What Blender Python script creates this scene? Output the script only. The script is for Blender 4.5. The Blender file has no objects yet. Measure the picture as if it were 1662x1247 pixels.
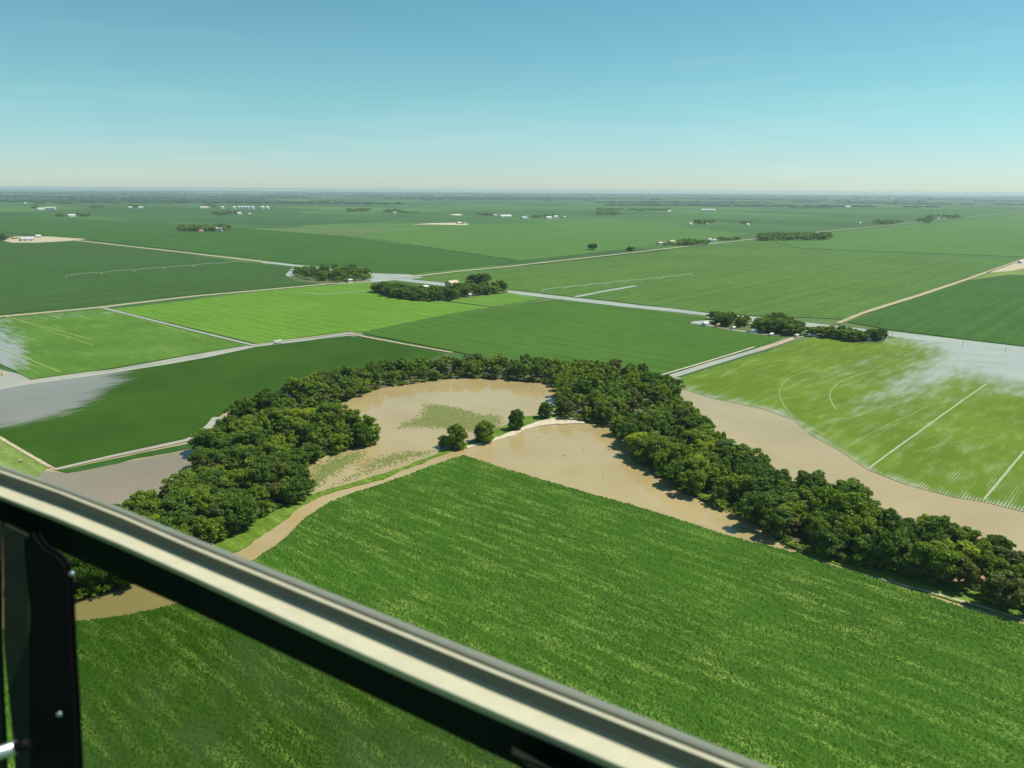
import bpy, bmesh, math, random
import numpy as np
from mathutils import Vector, Matrix

sc = bpy.context.scene
# ------------------------------------------------------------------ camera
F_PX, VAN_Y, ROLL, CAM_H = 1280.0, 308.0, math.radians(0.33), 150.0
PITCH = math.atan((623.5 - VAN_Y) / F_PX)
_f = Vector((0, math.cos(PITCH), -math.sin(PITCH)))
_u0 = Vector((0, math.sin(PITCH), math.cos(PITCH)))
_r0 = Vector((1, 0, 0))
CR = _r0 * math.cos(ROLL) + _u0 * math.sin(ROLL)
CU = -_r0 * math.sin(ROLL) + _u0 * math.cos(ROLL)
CAM = Vector((0, 0, CAM_H))
cam = bpy.data.cameras.new('camera')
camo = bpy.data.objects.new('camera', cam)
sc.collection.objects.link(camo)
camo.matrix_world = Matrix(((CR.x, CU.x, -_f.x, 0), (CR.y, CU.y, -_f.y, 0), (CR.z, CU.z, -_f.z, CAM_H), (0, 0, 0, 1)))
cam.sensor_width = 36
cam.lens = F_PX / 1662 * 36
cam.clip_start = 0.05
cam.clip_end = 200000
cam.dof.use_dof = True
cam.dof.focus_distance = 500
cam.dof.aperture_fstop = 10
sc.camera = camo
# ------------------------------------------------------------------ light
SUN_AZ = math.radians(76)      # clockwise from +Y
SUN_EL = math.radians(57)
sl = bpy.data.lights.new('sun', 'SUN')
sl.energy = 4.8
sl.angle = math.radians(0.5)
sl.color = (1.0, 0.96, 0.84)
so = bpy.data.objects.new('sun', sl)
sc.collection.objects.link(so)
sdir = Vector((math.sin(SUN_AZ) * math.cos(SUN_EL), math.cos(SUN_AZ) * math.cos(SUN_EL), math.sin(SUN_EL)))
so.rotation_euler = sdir.to_track_quat('Z', 'Y').to_euler()
so.location = (0, 0, 400)
w = bpy.data.worlds.new('World')
sc.world = w
w.use_nodes = True
nt = w.node_tree
nt.nodes.clear()
sky = nt.nodes.new('ShaderNodeTexSky')
sky.sky_type = 'NISHITA'
sky.sun_disc = False
sky.sun_elevation = SUN_EL
sky.sun_rotation = SUN_AZ
sky.altitude = 300
sky.air_density = 1.0
sky.dust_density = 0.25
sky.ozone_density = 1.2
tint = nt.nodes.new('ShaderNodeMix')
tint.data_type = 'RGBA'
tint.blend_type = 'MULTIPLY'
tint.inputs[0].default_value = 1.0
tco = nt.nodes.new('ShaderNodeTexCoord')
sxyz = nt.nodes.new('ShaderNodeSeparateXYZ')
nt.links.new(tco.outputs['Generated'], sxyz.inputs[0])
tr_ = nt.nodes.new('ShaderNodeValToRGB')
nt.links.new(sxyz.outputs[2], tr_.inputs[0])
te = tr_.color_ramp.elements
te[0].position = 0.0; te[0].color = (.545, .69, .84, 1)      # milky air low over the horizon
te[1].position = .22; te[1].color = (.43, .75, .67, 1)
k_ = te.new(.04); k_.color = (.50, .69, .78, 1)
k_ = te.new(.10); k_.color = (.47, .745, .70, 1)
nt.links.new(tr_.outputs[0], tint.inputs[7])
bg = nt.nodes.new('ShaderNodeBackground')
bg.inputs[1].default_value = 0.12
wo = nt.nodes.new('ShaderNodeOutputWorld')
nt.links.new(sky.outputs[0], tint.inputs[6])
wn = nt.nodes.new('ShaderNodeTexNoise'); wn.inputs['Scale'].default_value = 1.0; wn.inputs['Detail'].default_value = 6; wn.inputs['Roughness'].default_value = .62
wv_ = nt.nodes.new('ShaderNodeVectorMath'); wv_.operation = 'MULTIPLY'; wv_.inputs[1].default_value = (2.2, 2.2, 26)
nt.links.new(tco.outputs['Generated'], wv_.inputs[0]); nt.links.new(wv_.outputs[0], wn.inputs['Vector'])
wr = nt.nodes.new('ShaderNodeMapRange'); wr.inputs[1].default_value = .5; wr.inputs[2].default_value = .8; wr.inputs[4].default_value = .28
nt.links.new(wn.outputs[0], wr.inputs[0])
wh = nt.nodes.new('ShaderNodeMapRange'); wh.inputs[1].default_value = .20; wh.inputs[2].default_value = .03; wh.inputs[4].default_value = 1.0
nt.links.new(sxyz.outputs[2], wh.inputs[0])
wm = nt.nodes.new('ShaderNodeMath'); wm.operation = 'MULTIPLY'; nt.links.new(wr.outputs[0], wm.inputs[0]); nt.links.new(wh.outputs[0], wm.inputs[1])
wc = nt.nodes.new('ShaderNodeMix'); wc.data_type = 'RGBA'; wc.inputs[7].default_value = (5.2, 6.0, 5.6, 1)   # thin haze wisps
nt.links.new(wm.outputs[0], wc.inputs[0]); nt.links.new(tint.outputs[2], wc.inputs[6])
nt.links.new(wc.outputs[2], bg.inputs[0])
nt.links.new(bg.outputs[0], wo.inputs[0])
sc.render.engine = 'CYCLES'
sc.view_settings.view_transform = 'Standard'
sc.view_settings.look = 'None'
sc.view_settings.exposure = 0.3
sc.view_settings.gamma = 1.0
sc.cycles.max_bounces = 6
sc.cycles.transparent_max_bounces = 8
sc.cycles.volume_bounces = 0

rng = random.Random(11)
nrg = np.random.default_rng(5)

# ------------------------------------------------------------------ helpers
def ray(x, y):
    return CR * ((x - 831) / F_PX) - CU * ((y - 623.5) / F_PX) + _f
def G(x, y, z=0.0):                      # where a photo pixel meets the level z
    d = ray(x, y)
    t = (z - CAM_H) / d.z
    return (d.x * t, d.y * t)
def C3(x, y, depth):                     # a point at a given distance along the view axis
    return CAM + ray(x, y) * depth
def PIX(X, Y, Z=0.0):
    X = np.asarray(X, float); Y = np.asarray(Y, float)
    dx, dy, dz = X, Y, Z - CAM_H
    a = dx * CR.x + dy * CR.y + dz * CR.z
    b = dx * CU.x + dy * CU.y + dz * CU.z
    c = dx * _f.x + dy * _f.y + dz * _f.z
    return 831 + a / c * F_PX, 623.5 - b / c * F_PX
def vnoise(x, y, seed=0):                # smooth value noise in numpy
    x = np.asarray(x, float); y = np.asarray(y, float)
    xi = np.floor(x).astype(np.int64); yi = np.floor(y).astype(np.int64)
    fx = x - xi; fy = y - yi
    fx = fx * fx * (3 - 2 * fx); fy = fy * fy * (3 - 2 * fy)
    def h(a, b):
        n = (a * 374761393 + b * 668265263 + seed * 982451653) & 0xffffffff
        n = ((n ^ (n >> 13)) * 1274126177) & 0xffffffff
        return ((n ^ (n >> 16)) & 0xffff) / 65535.0
    return (h(xi, yi) * (1 - fx) + h(xi + 1, yi) * fx) * (1 - fy) + (h(xi, yi + 1) * (1 - fx) + h(xi + 1, yi + 1) * fx) * fy
def inside(px, py, poly):
    px = np.asarray(px); py = np.asarray(py)
    r = np.zeros(px.shape, bool)
    n = len(poly)
    for i in range(n):
        x1, y1 = poly[i]; x2, y2 = poly[(i + 1) % n]
        if y1 == y2: continue
        c = ((y1 > py) != (y2 > py)) & (px < (x2 - x1) * (py - y1) / (y2 - y1) + x1)
        r ^= c
    return r
def tag(o, label=None, cat=None, group=None, kind=None):
    if label: o['label'] = label
    if cat: o['category'] = cat
    if group: o['group'] = group
    if kind: o['kind'] = kind
    return o
def link(name, me, mat=None, parent=None):
    o = bpy.data.objects.new(name, me)
    if mat is not None and me is not None and not me.materials:
        me.materials.append(mat)
    sc.collection.objects.link(o)
    if parent is not None: o.parent = parent
    return o
def empty(name, loc=(0, 0, 0), rz=0):
    o = bpy.data.objects.new(name, None)
    o.empty_display_size = 1
    o.location = loc; o.rotation_euler = (0, 0, rz)
    sc.collection.objects.link(o)
    return o
def mesh_np(name, verts, faces, k):      # faces: array (n,k)
    me = bpy.data.meshes.new(name)
    verts = np.asarray(verts, np.float32); faces = np.asarray(faces, np.int32)
    me.vertices.add(len(verts)); me.vertices.foreach_set('co', verts.ravel())
    me.loops.add(faces.size); me.loops.foreach_set('vertex_index', faces.ravel())
    me.polygons.add(len(faces))
    me.polygons.foreach_set('loop_start', np.arange(0, faces.size, k, dtype=np.int32))
    me.update(calc_edges=True)
    return me
def pydata(name, v, f):
    me = bpy.data.meshes.new(name); me.from_pydata([tuple(a) for a in v], [], f); me.update(); return me

# ------------------------------------------------------------------ materials
def newmat(name):
    m = bpy.data.materials.new(name); m.use_nodes = True
    n = m.node_tree; n.nodes.clear()
    out = n.nodes.new('ShaderNodeOutputMaterial')
    b = n.nodes.new('ShaderNodeBsdfPrincipled')
    n.links.new(b.outputs[0], out.inputs[0])
    return m, n, b, out
def N(n, typ, **kw):
    a = n.nodes.new(typ)
    for k, v in kw.items(): setattr(a, k, v)
    return a
def rotpos(n, ang, sx=1.0, sy=1.0):      # world position rotated so +x runs along the rows, then scaled
    g = N(n, 'ShaderNodeNewGeometry')
    vr = N(n, 'ShaderNodeVectorRotate', rotation_type='Z_AXIS')
    vr.inputs['Angle'].default_value = -ang
    n.links.new(g.outputs['Position'], vr.inputs['Vector'])
    vm = N(n, 'ShaderNodeVectorMath', operation='MULTIPLY')
    vm.inputs[1].default_value = (sx, sy, 0)
    n.links.new(vr.outputs[0], vm.inputs[0])
    return vm.outputs[0]
def noise(n, vec, scale=1.0, detail=2.0, rough=0.5, dim='2D'):
    t = N(n, 'ShaderNodeTexNoise', noise_dimensions=dim)
    t.inputs['Scale'].default_value = scale
    t.inputs['Detail'].default_value = detail
    t.inputs['Roughness'].default_value = rough
    n.links.new(vec, t.inputs['Vector'])
    return t.outputs[0]
def ramp(n, fac, lo, hi, v0=0.0, v1=1.0):
    r = N(n, 'ShaderNodeMapRange')
    r.inputs[1].default_value = lo; r.inputs[2].default_value = hi
    r.inputs[3].default_value = v0; r.inputs[4].default_value = v1
    n.links.new(fac, r.inputs[0])
    return r.outputs[0]
def mixc(n, fac, a, b, mode='MIX'):
    m = N(n, 'ShaderNodeMix', data_type='RGBA', blend_type=mode)
    for i, v in ((0, fac), (6, a), (7, b)):
        if isinstance(v, (int, float)): m.inputs[i].default_value = v
        elif isinstance(v, tuple): m.inputs[i].default_value = (*v[:3], 1)
        else: n.links.new(v, m.inputs[i])
    return m.outputs[2]
def mth(n, op, a, b=0.0):
    m = N(n, 'ShaderNodeMath', operation=op)
    for i, v in ((0, a), (1, b)):
        if isinstance(v, (int, float)): m.inputs[i].default_value = v
        else: n.links.new(v, m.inputs[i])
    return m.outputs[0]

A_U = math.radians(49.3)     # one section-line direction
A_V = math.radians(138.7)    # the other

def crop_mat(name, dark, light, ang=A_V, streak=0.5, lines=0.0, period=9.0, fine=1.4, bump=0.6, patch=140.0, spec=0.04):
    m, n, b, o = newmat(name)
    f = noise(n, rotpos(n, ang, 1, 1.3), fine, 2, 0.6)
    s = noise(n, rotpos(n, ang, 1 / 45, 1 / 6), 1, 3, 0.6)
    p = noise(n, rotpos(n, ang, 1, 1), 1 / patch, 3, 0.55)
    mid = tuple((a + c) / 2 for a, c in zip(dark, light))
    c = mixc(n, ramp(n, f, .3, .7), dark, light)
    c = mixc(n, mth(n, 'MULTIPLY', ramp(n, s, .45, .75), streak), c, tuple(v * 1.35 + .01 for v in light))
    c = mixc(n, ramp(n, p, .35, .65, 0, .45), c, tuple(v * .8 for v in mid))
    q_ = noise(n, rotpos(n, ang, 1 / 22, 1 / 9), 1, 4, .65)
    c = mixc(n, ramp(n, q_, .55, .72, 0, .35), c, tuple(v * 1.25 + .012 for v in light))
    if lines > 0:
        wv = N(n, 'ShaderNodeTexNoise', noise_dimensions='1D')
        wv.inputs['Scale'].default_value = 1 / period; wv.inputs['Detail'].default_value = 2
        sp = N(n, 'ShaderNodeSeparateXYZ'); n.links.new(rotpos(n, ang), sp.inputs[0])
        n.links.new(sp.outputs[1], wv.inputs['W'])
        c = mixc(n, mth(n, 'MULTIPLY', ramp(n, wv.outputs[0], .52, .66), lines), c, tuple(v * 1.5 + .02 for v in light))
        c = mixc(n, mth(n, 'MULTIPLY', ramp(n, wv.outputs[0], .46, .34), lines), c, tuple(v * .7 for v in dark))
    n.links.new(c, b.inputs['Base Color'])
    b.inputs['Roughness'].default_value = .75
    b.inputs['Specular IOR Level'].default_value = spec
    if bump > 0:
        bp = N(n, 'ShaderNodeBump'); bp.inputs['Strength'].default_value = bump; bp.inputs['Distance'].default_value = .5
        n.links.new(f, bp.inputs['Height']); n.links.new(bp.outputs[0], b.inputs['Normal'])
    return m
def plain(name, col, rough=.7, metal=0.0, spec=.3, var=.12, vs=.3, coat=0):
    m, n, b, o = newmat(name)
    g = N(n, 'ShaderNodeNewGeometry')
    k = noise(n, g.outputs['Position'], vs, 4, .6, '3D')
    c = mixc(n, ramp(n, k, .3, .7), tuple(v * (1 - var) for v in col), tuple(min(1, v * (1 + var)) for v in col))
    n.links.new(c, b.inputs['Base Color'])
    b.inputs['Roughness'].default_value = rough; b.inputs['Metallic'].default_value = metal
    b.inputs['Specular IOR Level'].default_value = spec
    return m
def water_nodes(n, b, col, deep):
    k = noise(n, rotpos(n, .4, 1, 1), 1 / 55, 4, .6)
    c = mixc(n, ramp(n, k, .35, .65), col, deep)
    n.links.new(c, b.inputs['Base Color'])
    b.inputs['Roughness'].default_value = .06
    b.inputs['IOR'].default_value = 1.33
    bp = N(n, 'ShaderNodeBump'); bp.inputs['Strength'].default_value = .03; bp.inputs['Distance'].default_value = .1
    n.links.new(noise(n, rotpos(n, .4, 1, 1), .35, 3, .6), bp.inputs['Height'])
    n.links.new(bp.outputs[0], b.inputs['Normal'])
def water_mat(name, col, deep):
    m, n, b, o = newmat(name); water_nodes(n, b, col, deep); return m
MUD = (.385, .300, .150)
MUD2 = (.34, .258, .120)
M_water = water_mat('muddy_flood_water', MUD, MUD2)
M_water2 = water_mat('grey_flood_water', (.40, .365, .28), (.34, .31, .23))
M_water2.node_tree.nodes['Principled BSDF'].inputs['Roughness'].default_value = .22

def flooded_mat(name, dark, light, ang, rowp=1.5, rowamt=.55, col=MUD, streak=.5):
    """crop rows standing in water: the share of water comes from the mesh attribute 'wet'"""
    m, n, b, o = newmat(name)
    f = noise(n, rotpos(n, ang, 1, 1), 1.3, 2, .6)
    s = noise(n, rotpos(n, ang, 1 / 30, 1 / 7), 1, 5, .6)
    p = noise(n, rotpos(n, ang, 1, 1), 1 / 60, 3, .55)
    c = mixc(n, ramp(n, f, .3, .7), dark, light)
    c = mixc(n, ramp(n, s, .45, .75, 0, streak), c, tuple(v * 1.3 + .015 for v in light))
    c = mixc(n, ramp(n, p, .35, .65, 0, .5), c, tuple(v * .8 for v in dark))
    n.links.new(c, b.inputs['Base Color']); b.inputs['Roughness'].default_value = .8
    b.inputs['Specular IOR Level'].default_value = .04
    wb = N(n, 'ShaderNodeBsdfPrincipled'); water_nodes(n, wb, col, tuple(v * .9 for v in col))
    at = N(n, 'ShaderNodeAttribute', attribute_name='wet')
    sp = N(n, 'ShaderNodeSeparateXYZ'); n.links.new(rotpos(n, ang), sp.inputs[0])
    row = mth(n, 'SINE', mth(n, 'MULTIPLY', sp.outputs[1], 2 * math.pi / rowp))
    v = mth(n, 'ADD', at.outputs['Fac'], mth(n, 'MULTIPLY', mth(n, 'SUBTRACT', s, .5), 1.0))
    v = mth(n, 'ADD', v, mth(n, 'MULTIPLY', mth(n, 'SUBTRACT', f, .5), .5))
    v = mth(n, 'ADD', v, mth(n, 'MULTIPLY', row, rowamt * .35))
    k = ramp(n, v, .44, .80)
    mx = N(n, 'ShaderNodeMixShader')
    n.links.new(k, mx.inputs[0]); n.links.new(b.outputs[0], mx.inputs[1]); n.links.new(wb.outputs[0], mx.inputs[2])
    n.links.new(mx.outputs[0], o.inputs[0])
    return m

def leaf_mat(name, col, var=.35, hue=0.0):
    m, n, b, o = newmat(name)
    at = N(n, 'ShaderNodeAttribute', attribute_name='tint')
    oi = N(n, 'ShaderNodeObjectInfo')
    lo = tuple(v * (1 - var) for v in col); hi = tuple(v * (1 + var) for v in col)
    c = mixc(n, at.outputs['Fac'], lo, hi)
    c = mixc(n, ramp(n, oi.outputs['Random'], 0, 1, 0, .55), c, (col[0] * 1.3, col[1] * 1.22, col[2] * .9))
    n.links.new(c, b.inputs['Base Color']); b.inputs['Roughness'].default_value = .6
    b.inputs['Specular IOR Level'].default_value = .25
    tr = N(n, 'ShaderNodeBsdfTranslucent'); n.links.new(mixc(n, 1.0, c, (1.3, 1.35, .6), 'MULTIPLY'), tr.inputs[0])
    mx = N(n, 'ShaderNodeMixShader'); mx.inputs[0].default_value = .36
    n.links.new(b.outputs[0], mx.inputs[1]); n.links.new(tr.outputs[0], mx.inputs[2]); n.links.new(mx.outputs[0], o.inputs[0])
    return m
L_dark = leaf_mat('leaves_dark', (.084, .155, .018))
L_mid = leaf_mat('leaves_green', (.155, .230, .020))
L_yel = leaf_mat('leaves_yellow_green', (.26, .32, .020))
L_olive = leaf_mat('leaves_olive', (.12, .145, .035))
L_dead = leaf_mat('dry_twigs', (.17, .12, .075))
M_bark = plain('bark', (.13, .095, .065), .9)
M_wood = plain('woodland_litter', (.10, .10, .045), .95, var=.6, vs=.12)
M_grass = crop_mat('bright_bank_grass', (.055, .12, .012), (.14, .21, .026), A_V, .8, 0, fine=.35, bump=1.0, patch=25)
M_verge = crop_mat('road_verge_grass', (.07, .11, .03), (.13, .15, .06), A_U, .4, 0, fine=.3, bump=.4, patch=60)
M_dirt = plain('dirt_road', (.36, .30, .20), .9, var=.2, vs=.2)
M_tan = plain('pale_track', (.42, .36, .24), .9, var=.2, vs=.2)
M_sand = plain('pale_sand', (.50, .43, .31), .95, var=.25, vs=.35)

# ------------------------------------------------------------------ ground to the horizon
def ground_mat():
    m, n, b, o = newmat('distant_farmland')
    v = rotpos(n, A_U, 1, 1)
    # uneven grid of fields: each cell of the section grid has a crop of its own
    vo = N(n, 'ShaderNodeTexVoronoi', voronoi_dimensions='2D', distance='CHEBYCHEV', feature='F1')
    vo.inputs['Scale'].default_value = 1 / 620; vo.inputs['Randomness'].default_value = .75
    n.links.new(rotpos(n, A_U, 1, .62), vo.inputs['Vector'])
    sep = N(n, 'ShaderNodeSeparateColor'); n.links.new(vo.outputs['Color'], sep.inputs[0])
    cr = N(n, 'ShaderNodeValToRGB'); cr.color_ramp.interpolation = 'CONSTANT'
    els = [(0, (.042, .100, .022)), (.22, (.052, .125, .026)), (.42, (.036, .088, .024)), (.58, (.065, .145, .03)), (.74, (.048, .112, .03)), (.86, (.08, .16, .035)), (.955, (.11, .16, .05))]
    e = cr.color_ramp.elements
    e[0].position = 0; e[0].color = (*els[0][1], 1); e[1].position = els[1][0]; e[1].color = (*els[1][1], 1)
    for p_, c_ in els[2:]:
        k = e.new(p_); k.color = (*c_, 1)
    n.links.new(sep.outputs[0], cr.inputs[0])
    s = noise(n, rotpos(n, A_U, 1 / 300, 1 / 40), 1, 3, .6)
    s2 = noise(n, rotpos(n, A_V, 1 / 1500, 1 / 500), 1, 3, .6)
    c = mixc(n, ramp(n, s, .4, .7, 0, .35), cr.outputs[0], (.085, .16, .04))
    c = mixc(n, ramp(n, s2, .35, .65, .3, 0), c, (.03, .07, .02))
    # the belt of wooded country and pale stubble fields in the far distance
    g = N(n, 'ShaderNodeNewGeometry'); ln = N(n, 'ShaderNodeVectorMath', operation='LENGTH')
    n.links.new(g.outputs['Position'], ln.inputs[0])
    far = ramp(n, ln.outputs['Value'], 9000, 14000)
    far2 = ramp(n, ln.outputs['Value'], 14000, 30000)
    ws = noise(n, rotpos(n, 0.05, 1 / 2600, 1 / 1500), 1, 4, .65)
    c = mixc(n, mth(n, 'MULTIPLY', far, ramp(n, ws, .42, .52)), c, (.036, .078, .036))
    c = mixc(n, mth(n, 'MULTIPLY', far2, ramp(n, ws, .52, .40)), c, (.30, .29, .17))
    n.links.new(c, b.inputs['Base Color']); b.inputs['Roughness'].default_value = .9; b.inputs['Specular IOR Level'].default_value = .1
    return m
S = 44000
ground = link('ground', pydata('ground', [(-S, -3000, 0), (S, -3000, 0), (S, S, 0), (-S, S, 0)], [(0, 1, 2, 3)]), ground_mat())
tag(ground, 'flat farmland stretching to the horizon', 'ground', kind='structure')

# ------------------------------------------------------------------ polygons on the land
def outline(px, z, step=0.0, amp=0.0, seed=1):
    pts = [G(x, y, z) for x, y in px]
    if step <= 0: return pts
    out = []
    n = len(pts)
    for i in range(n):
        a = np.array(pts[i]); b = np.array(pts[(i + 1) % n])
        L = float(np.hypot(*(b - a))); k = max(1, min(120, int(L / step)))
        nr = np.array([-(b - a)[1], (b - a)[0]]) / max(L, 1e-6)
        for j in range(k):
            q = a + (b - a) * j / k
            d = (vnoise(q[0] / (step * 1.7) + 50, q[1] / (step * 1.7), seed) - .5) * 2 * amp + (vnoise(q[0] / (step * 6) + 9, q[1] / (step * 6), seed + 7) - .5) * 2 * amp
            out.append(tuple(q + nr * float(d)))
    return out
def slab(name, px, z, mat, label, cat='field', kind='stuff', step=9, amp=.45, wall=True, seed=1):
    p = outline(px, z, step, amp, seed)
    n = len(p)
    v = [(x, y, z) for x, y in p]; f = [list(range(n))]
    # upward normal
    ar = sum(p[i][0] * p[(i + 1) % n][1] - p[(i + 1) % n][0] * p[i][1] for i in range(n))
    if ar < 0: f = [list(range(n))[::-1]]
    if wall:
        v += [(x, y, 0.02) for x, y in p]
        f += [(i, (i + 1) % n, n + (i + 1) % n, n + i) for i in range(n)]
    o = link(name, pydata(name, v, f), mat)
    tag(o, label, cat, kind=kind)
    return o
def strip(name, px, width, z, mat, label, cat='road', kind='structure', wend=None, amp=.25, smooth=False):
    """a road or track: centre line in photo pixels laid on the ground, width in metres"""
    P = [np.array(G(x, y, z)) for x, y in px]
    if smooth:
        S_ = []
        for i in range(len(P) - 1):
            p0, p1, p2, p3 = P[max(i - 1, 0)], P[i], P[i + 1], P[min(i + 2, len(P) - 1)]
            for j in range(10):
                t = j / 10
                S_.append(.5 * (2 * p1 + (p2 - p0) * t + (2 * p0 - 5 * p1 + 4 * p2 - p3) * t * t + (3 * p1 - p0 - 3 * p2 + p3) * t ** 3))
        P = S_ + [P[-1]]
    Q = []
    for i in range(len(P) - 1):
        L = float(np.hypot(*(P[i + 1] - P[i]))); k = max(1, min(80, int(L / (width * 2.5))))
        for j in range(k): Q.append(P[i] + (P[i + 1] - P[i]) * j / k)
    Q.append(P[-1])
    v = []; f = []
    for i, q in enumerate(Q):
        t = Q[min(i + 1, len(Q) - 1)] - Q[max(i - 1, 0)]; t = t / max(np.hypot(*t), 1e-6)
        nr = np.array([-t[1], t[0]])
        wd = width if wend is None else width + (wend - width) * i / (len(Q) - 1)
        a = wd / 2 * (1 + amp * (rng.random() - .5)); c = wd / 2 * (1 + amp * (rng.random() - .5))
        v += [(*(q + nr * a), z), (*(q - nr * c), z)]
        if i: f.append((2 * i - 2, 2 * i - 1, 2 * i + 1, 2 * i))
    o = link(name, pydata(name, v, f), mat)
    return tag(o, label, cat, kind=kind)

# crops
C_deep = crop_mat('dark_crop', (.022, .070, .010), (.045, .115, .018), A_V, .15, .12, 12, fine=.8, bump=.8)
C_mid = crop_mat('mid_crop', (.038, .098, .010), (.070, .145, .020), A_V, .3, .16, 7, fine=.6, bump=.8)
C_bright = crop_mat('bright_crop', (.075, .172, .014), (.122, .238, .026), A_V, .3, .22, 6, fine=.5, bump=.5)
C_bright2 = crop_mat('bright_crop_small', (.075, .165, .018), (.12, .22, .032), A_V, .3, .3, 8, fine=.5, bump=.5)
C_far = crop_mat('far_dark_crop', (.028, .072, .014), (.048, .102, .021), A_U, .5, .3, 14, fine=.25, bump=.4, patch=260)
C_far2 = crop_mat('far_mid_crop', (.052, .112, .016), (.086, .160, .030), A_U, .5, .15, 16, fine=.25, bump=.4, patch=220)
C_far3 = crop_mat('far_green_crop', (.052, .124, .020), (.088, .170, .034), A_V, .4, .3, 16, fine=.2, bump=.3, patch=300)
C_far4 = crop_mat('far_deep_crop', (.028, .082, .010), (.050, .118, .018), A_U, .4, .14, 12, fine=.25, bump=.4, patch=220)
C_yel = crop_mat('yellowish_crop', (.11, .17, .035), (.18, .24, .06), A_V, .4, .4, 10, fine=.3, bump=.4)

# near floor under pools, woods and banks
slab('flood_water', [(-140, 700), (60, 758), (330, 700), (420, 620), (700, 585), (1000, 600), (1090, 612), (1180, 618), (1350, 640), (1500, 740), (1662, 800), (1900, 870), (1900, 1120), (1660, 1040), (1300, 930), (900, 830), (740, 790), (500, 880), (420, 960), (200, 1040), (-160, 1080)], .12, M_water,
     'brown muddy flood water of the swollen river', 'water', 'structure', wall=False)
# grey flood water at the left and along the roads
slab('flood_water', [(-200, 655), (0, 600), (50, 612), (180, 600), (420, 557), (575, 538), (580, 545), (520, 556), (300, 600), (190, 640), (180, 700), (-200, 760)], .10, M_water2,
     'grey flood water over the crop at the left edge', 'water', 'structure', wall=False)

slab('flood_water', [(-140, 720), (60, 764), (110, 768), (318, 728), (330, 712), (356, 700), (330, 765), (215, 858), (100, 890), (-140, 850)], .2, water_mat('silty_flood_water', (.25, .205, .135), (.22, .175, .11)),
     'dull brown flood water pooled left of the big wood', 'water', 'structure', wall=False)
def cdt_field(name, px, z, mat, wetfn, label, step=7.0, cat='field'):
    from mathutils.geometry import delaunay_2d_cdt
    pts = outline(px, z, step, 0)
    n = len(pts)
    xs = [p[0] for p in pts]; ys = [p[1] for p in pts]
    gx, gy = np.meshgrid(np.arange(min(xs), max(xs), step), np.arange(min(ys), max(ys), step))
    gx = gx.ravel(); gy = gy.ravel(); k = inside(gx, gy, pts)
    allp = [Vector(p) for p in pts] + [Vector((a, b)) for a, b in zip(gx[k], gy[k])]
    vv, ee, ff, *_ = delaunay_2d_cdt(allp, [], [list(range(n))], 1, 1e-4)
    X = np.array([q.x for q in vv]); Y = np.array([q.y for q in vv])
    v = np.stack([X, Y, np.full(len(X), z)], 1)
    fc = []
    for t in ff:
        a, b, c = t[:3]
        cr = (X[b] - X[a]) * (Y[c] - Y[a]) - (X[c] - X[a]) * (Y[b] - Y[a])
        fc.append((a, b, c) if cr > 0 else (a, c, b))
    me = mesh_np(name, v, np.array(fc), 3)
    wt = wetfn(*PIX(X, Y, z))
    at = me.attributes.new('wet', 'FLOAT', 'POINT'); at.data.foreach_set('value', wt.astype(np.float32))
    o = link(name, me, mat)
    return tag(o, label, cat, kind='stuff')
def gauss(x, y, cx, cy, rx, ry, ang=0.0, amp=1.0, p=1.0):
    c, s = math.cos(math.radians(ang)), math.sin(math.radians(ang))
    dx, dy = x - cx, y - cy
    a = (dx * c + dy * s) / rx; b = (-dx * s + dy * c) / ry
    return amp * np.exp(-(a * a + b * b) ** p)

# big dark field left of the wood, its left end under water
def wet_E(x, y):
    e = 185 - x + np.clip((y - 650), -60, 60) * -1.15
    return np.clip(.15 + e / 90, 0, 1.3) * np.clip(1 - (y - 675 + x * .14) / 34, 0, 1) + gauss(x, y, 300, 600, 260, 6, -11, .22)
cdt_field('crop_field', [(-200, 650), (-10, 634), (60, 622), (185, 604), (262, 592), (412, 564), (500, 553), (566, 545), (640, 556), (720, 574), (640, 600), (500, 622), (400, 655), (350, 676), (336, 690), (326, 702), (300, 712), (180, 738), (92, 759), (40, 732), (0, 708), (-200, 620)], .45,
          flooded_mat('dark_flooded_crop', (.026, .068, .006), (.044, .100, .010), A_U, 3.0, .2, (.23, .205, .155), .1), wet_E,
          'deep green crop field left of the wood, its left end sinking into grey water', 9)
# field with yellow rows at the far left
def wet_D(x, y):
    return (gauss(x, y, -10, 560, 75, 50, 20, .75) + gauss(x, y, 110, 512, 80, 8, -3, .48) + gauss(x, y, 230, 525, 80, 4, 16, .35) + gauss(x, y, -30, 600, 60, 40, 0, .5))
M_rowsD = flooded_mat('rowed_flooded_crop', (.065, .145, .018), (.105, .20, .03), A_V, 4.0, .3, (.33, .30, .24), .5)
cdt_field('crop_field', [(-200, 528), (0, 516.5), (165, 501), (404, 560), (260, 584), (180, 598), (50, 616), (0, 590), (-200, 500)], .4, M_rowsD, wet_D,
          'green crop field with pale rows and puddles at the left edge', 9)
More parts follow.
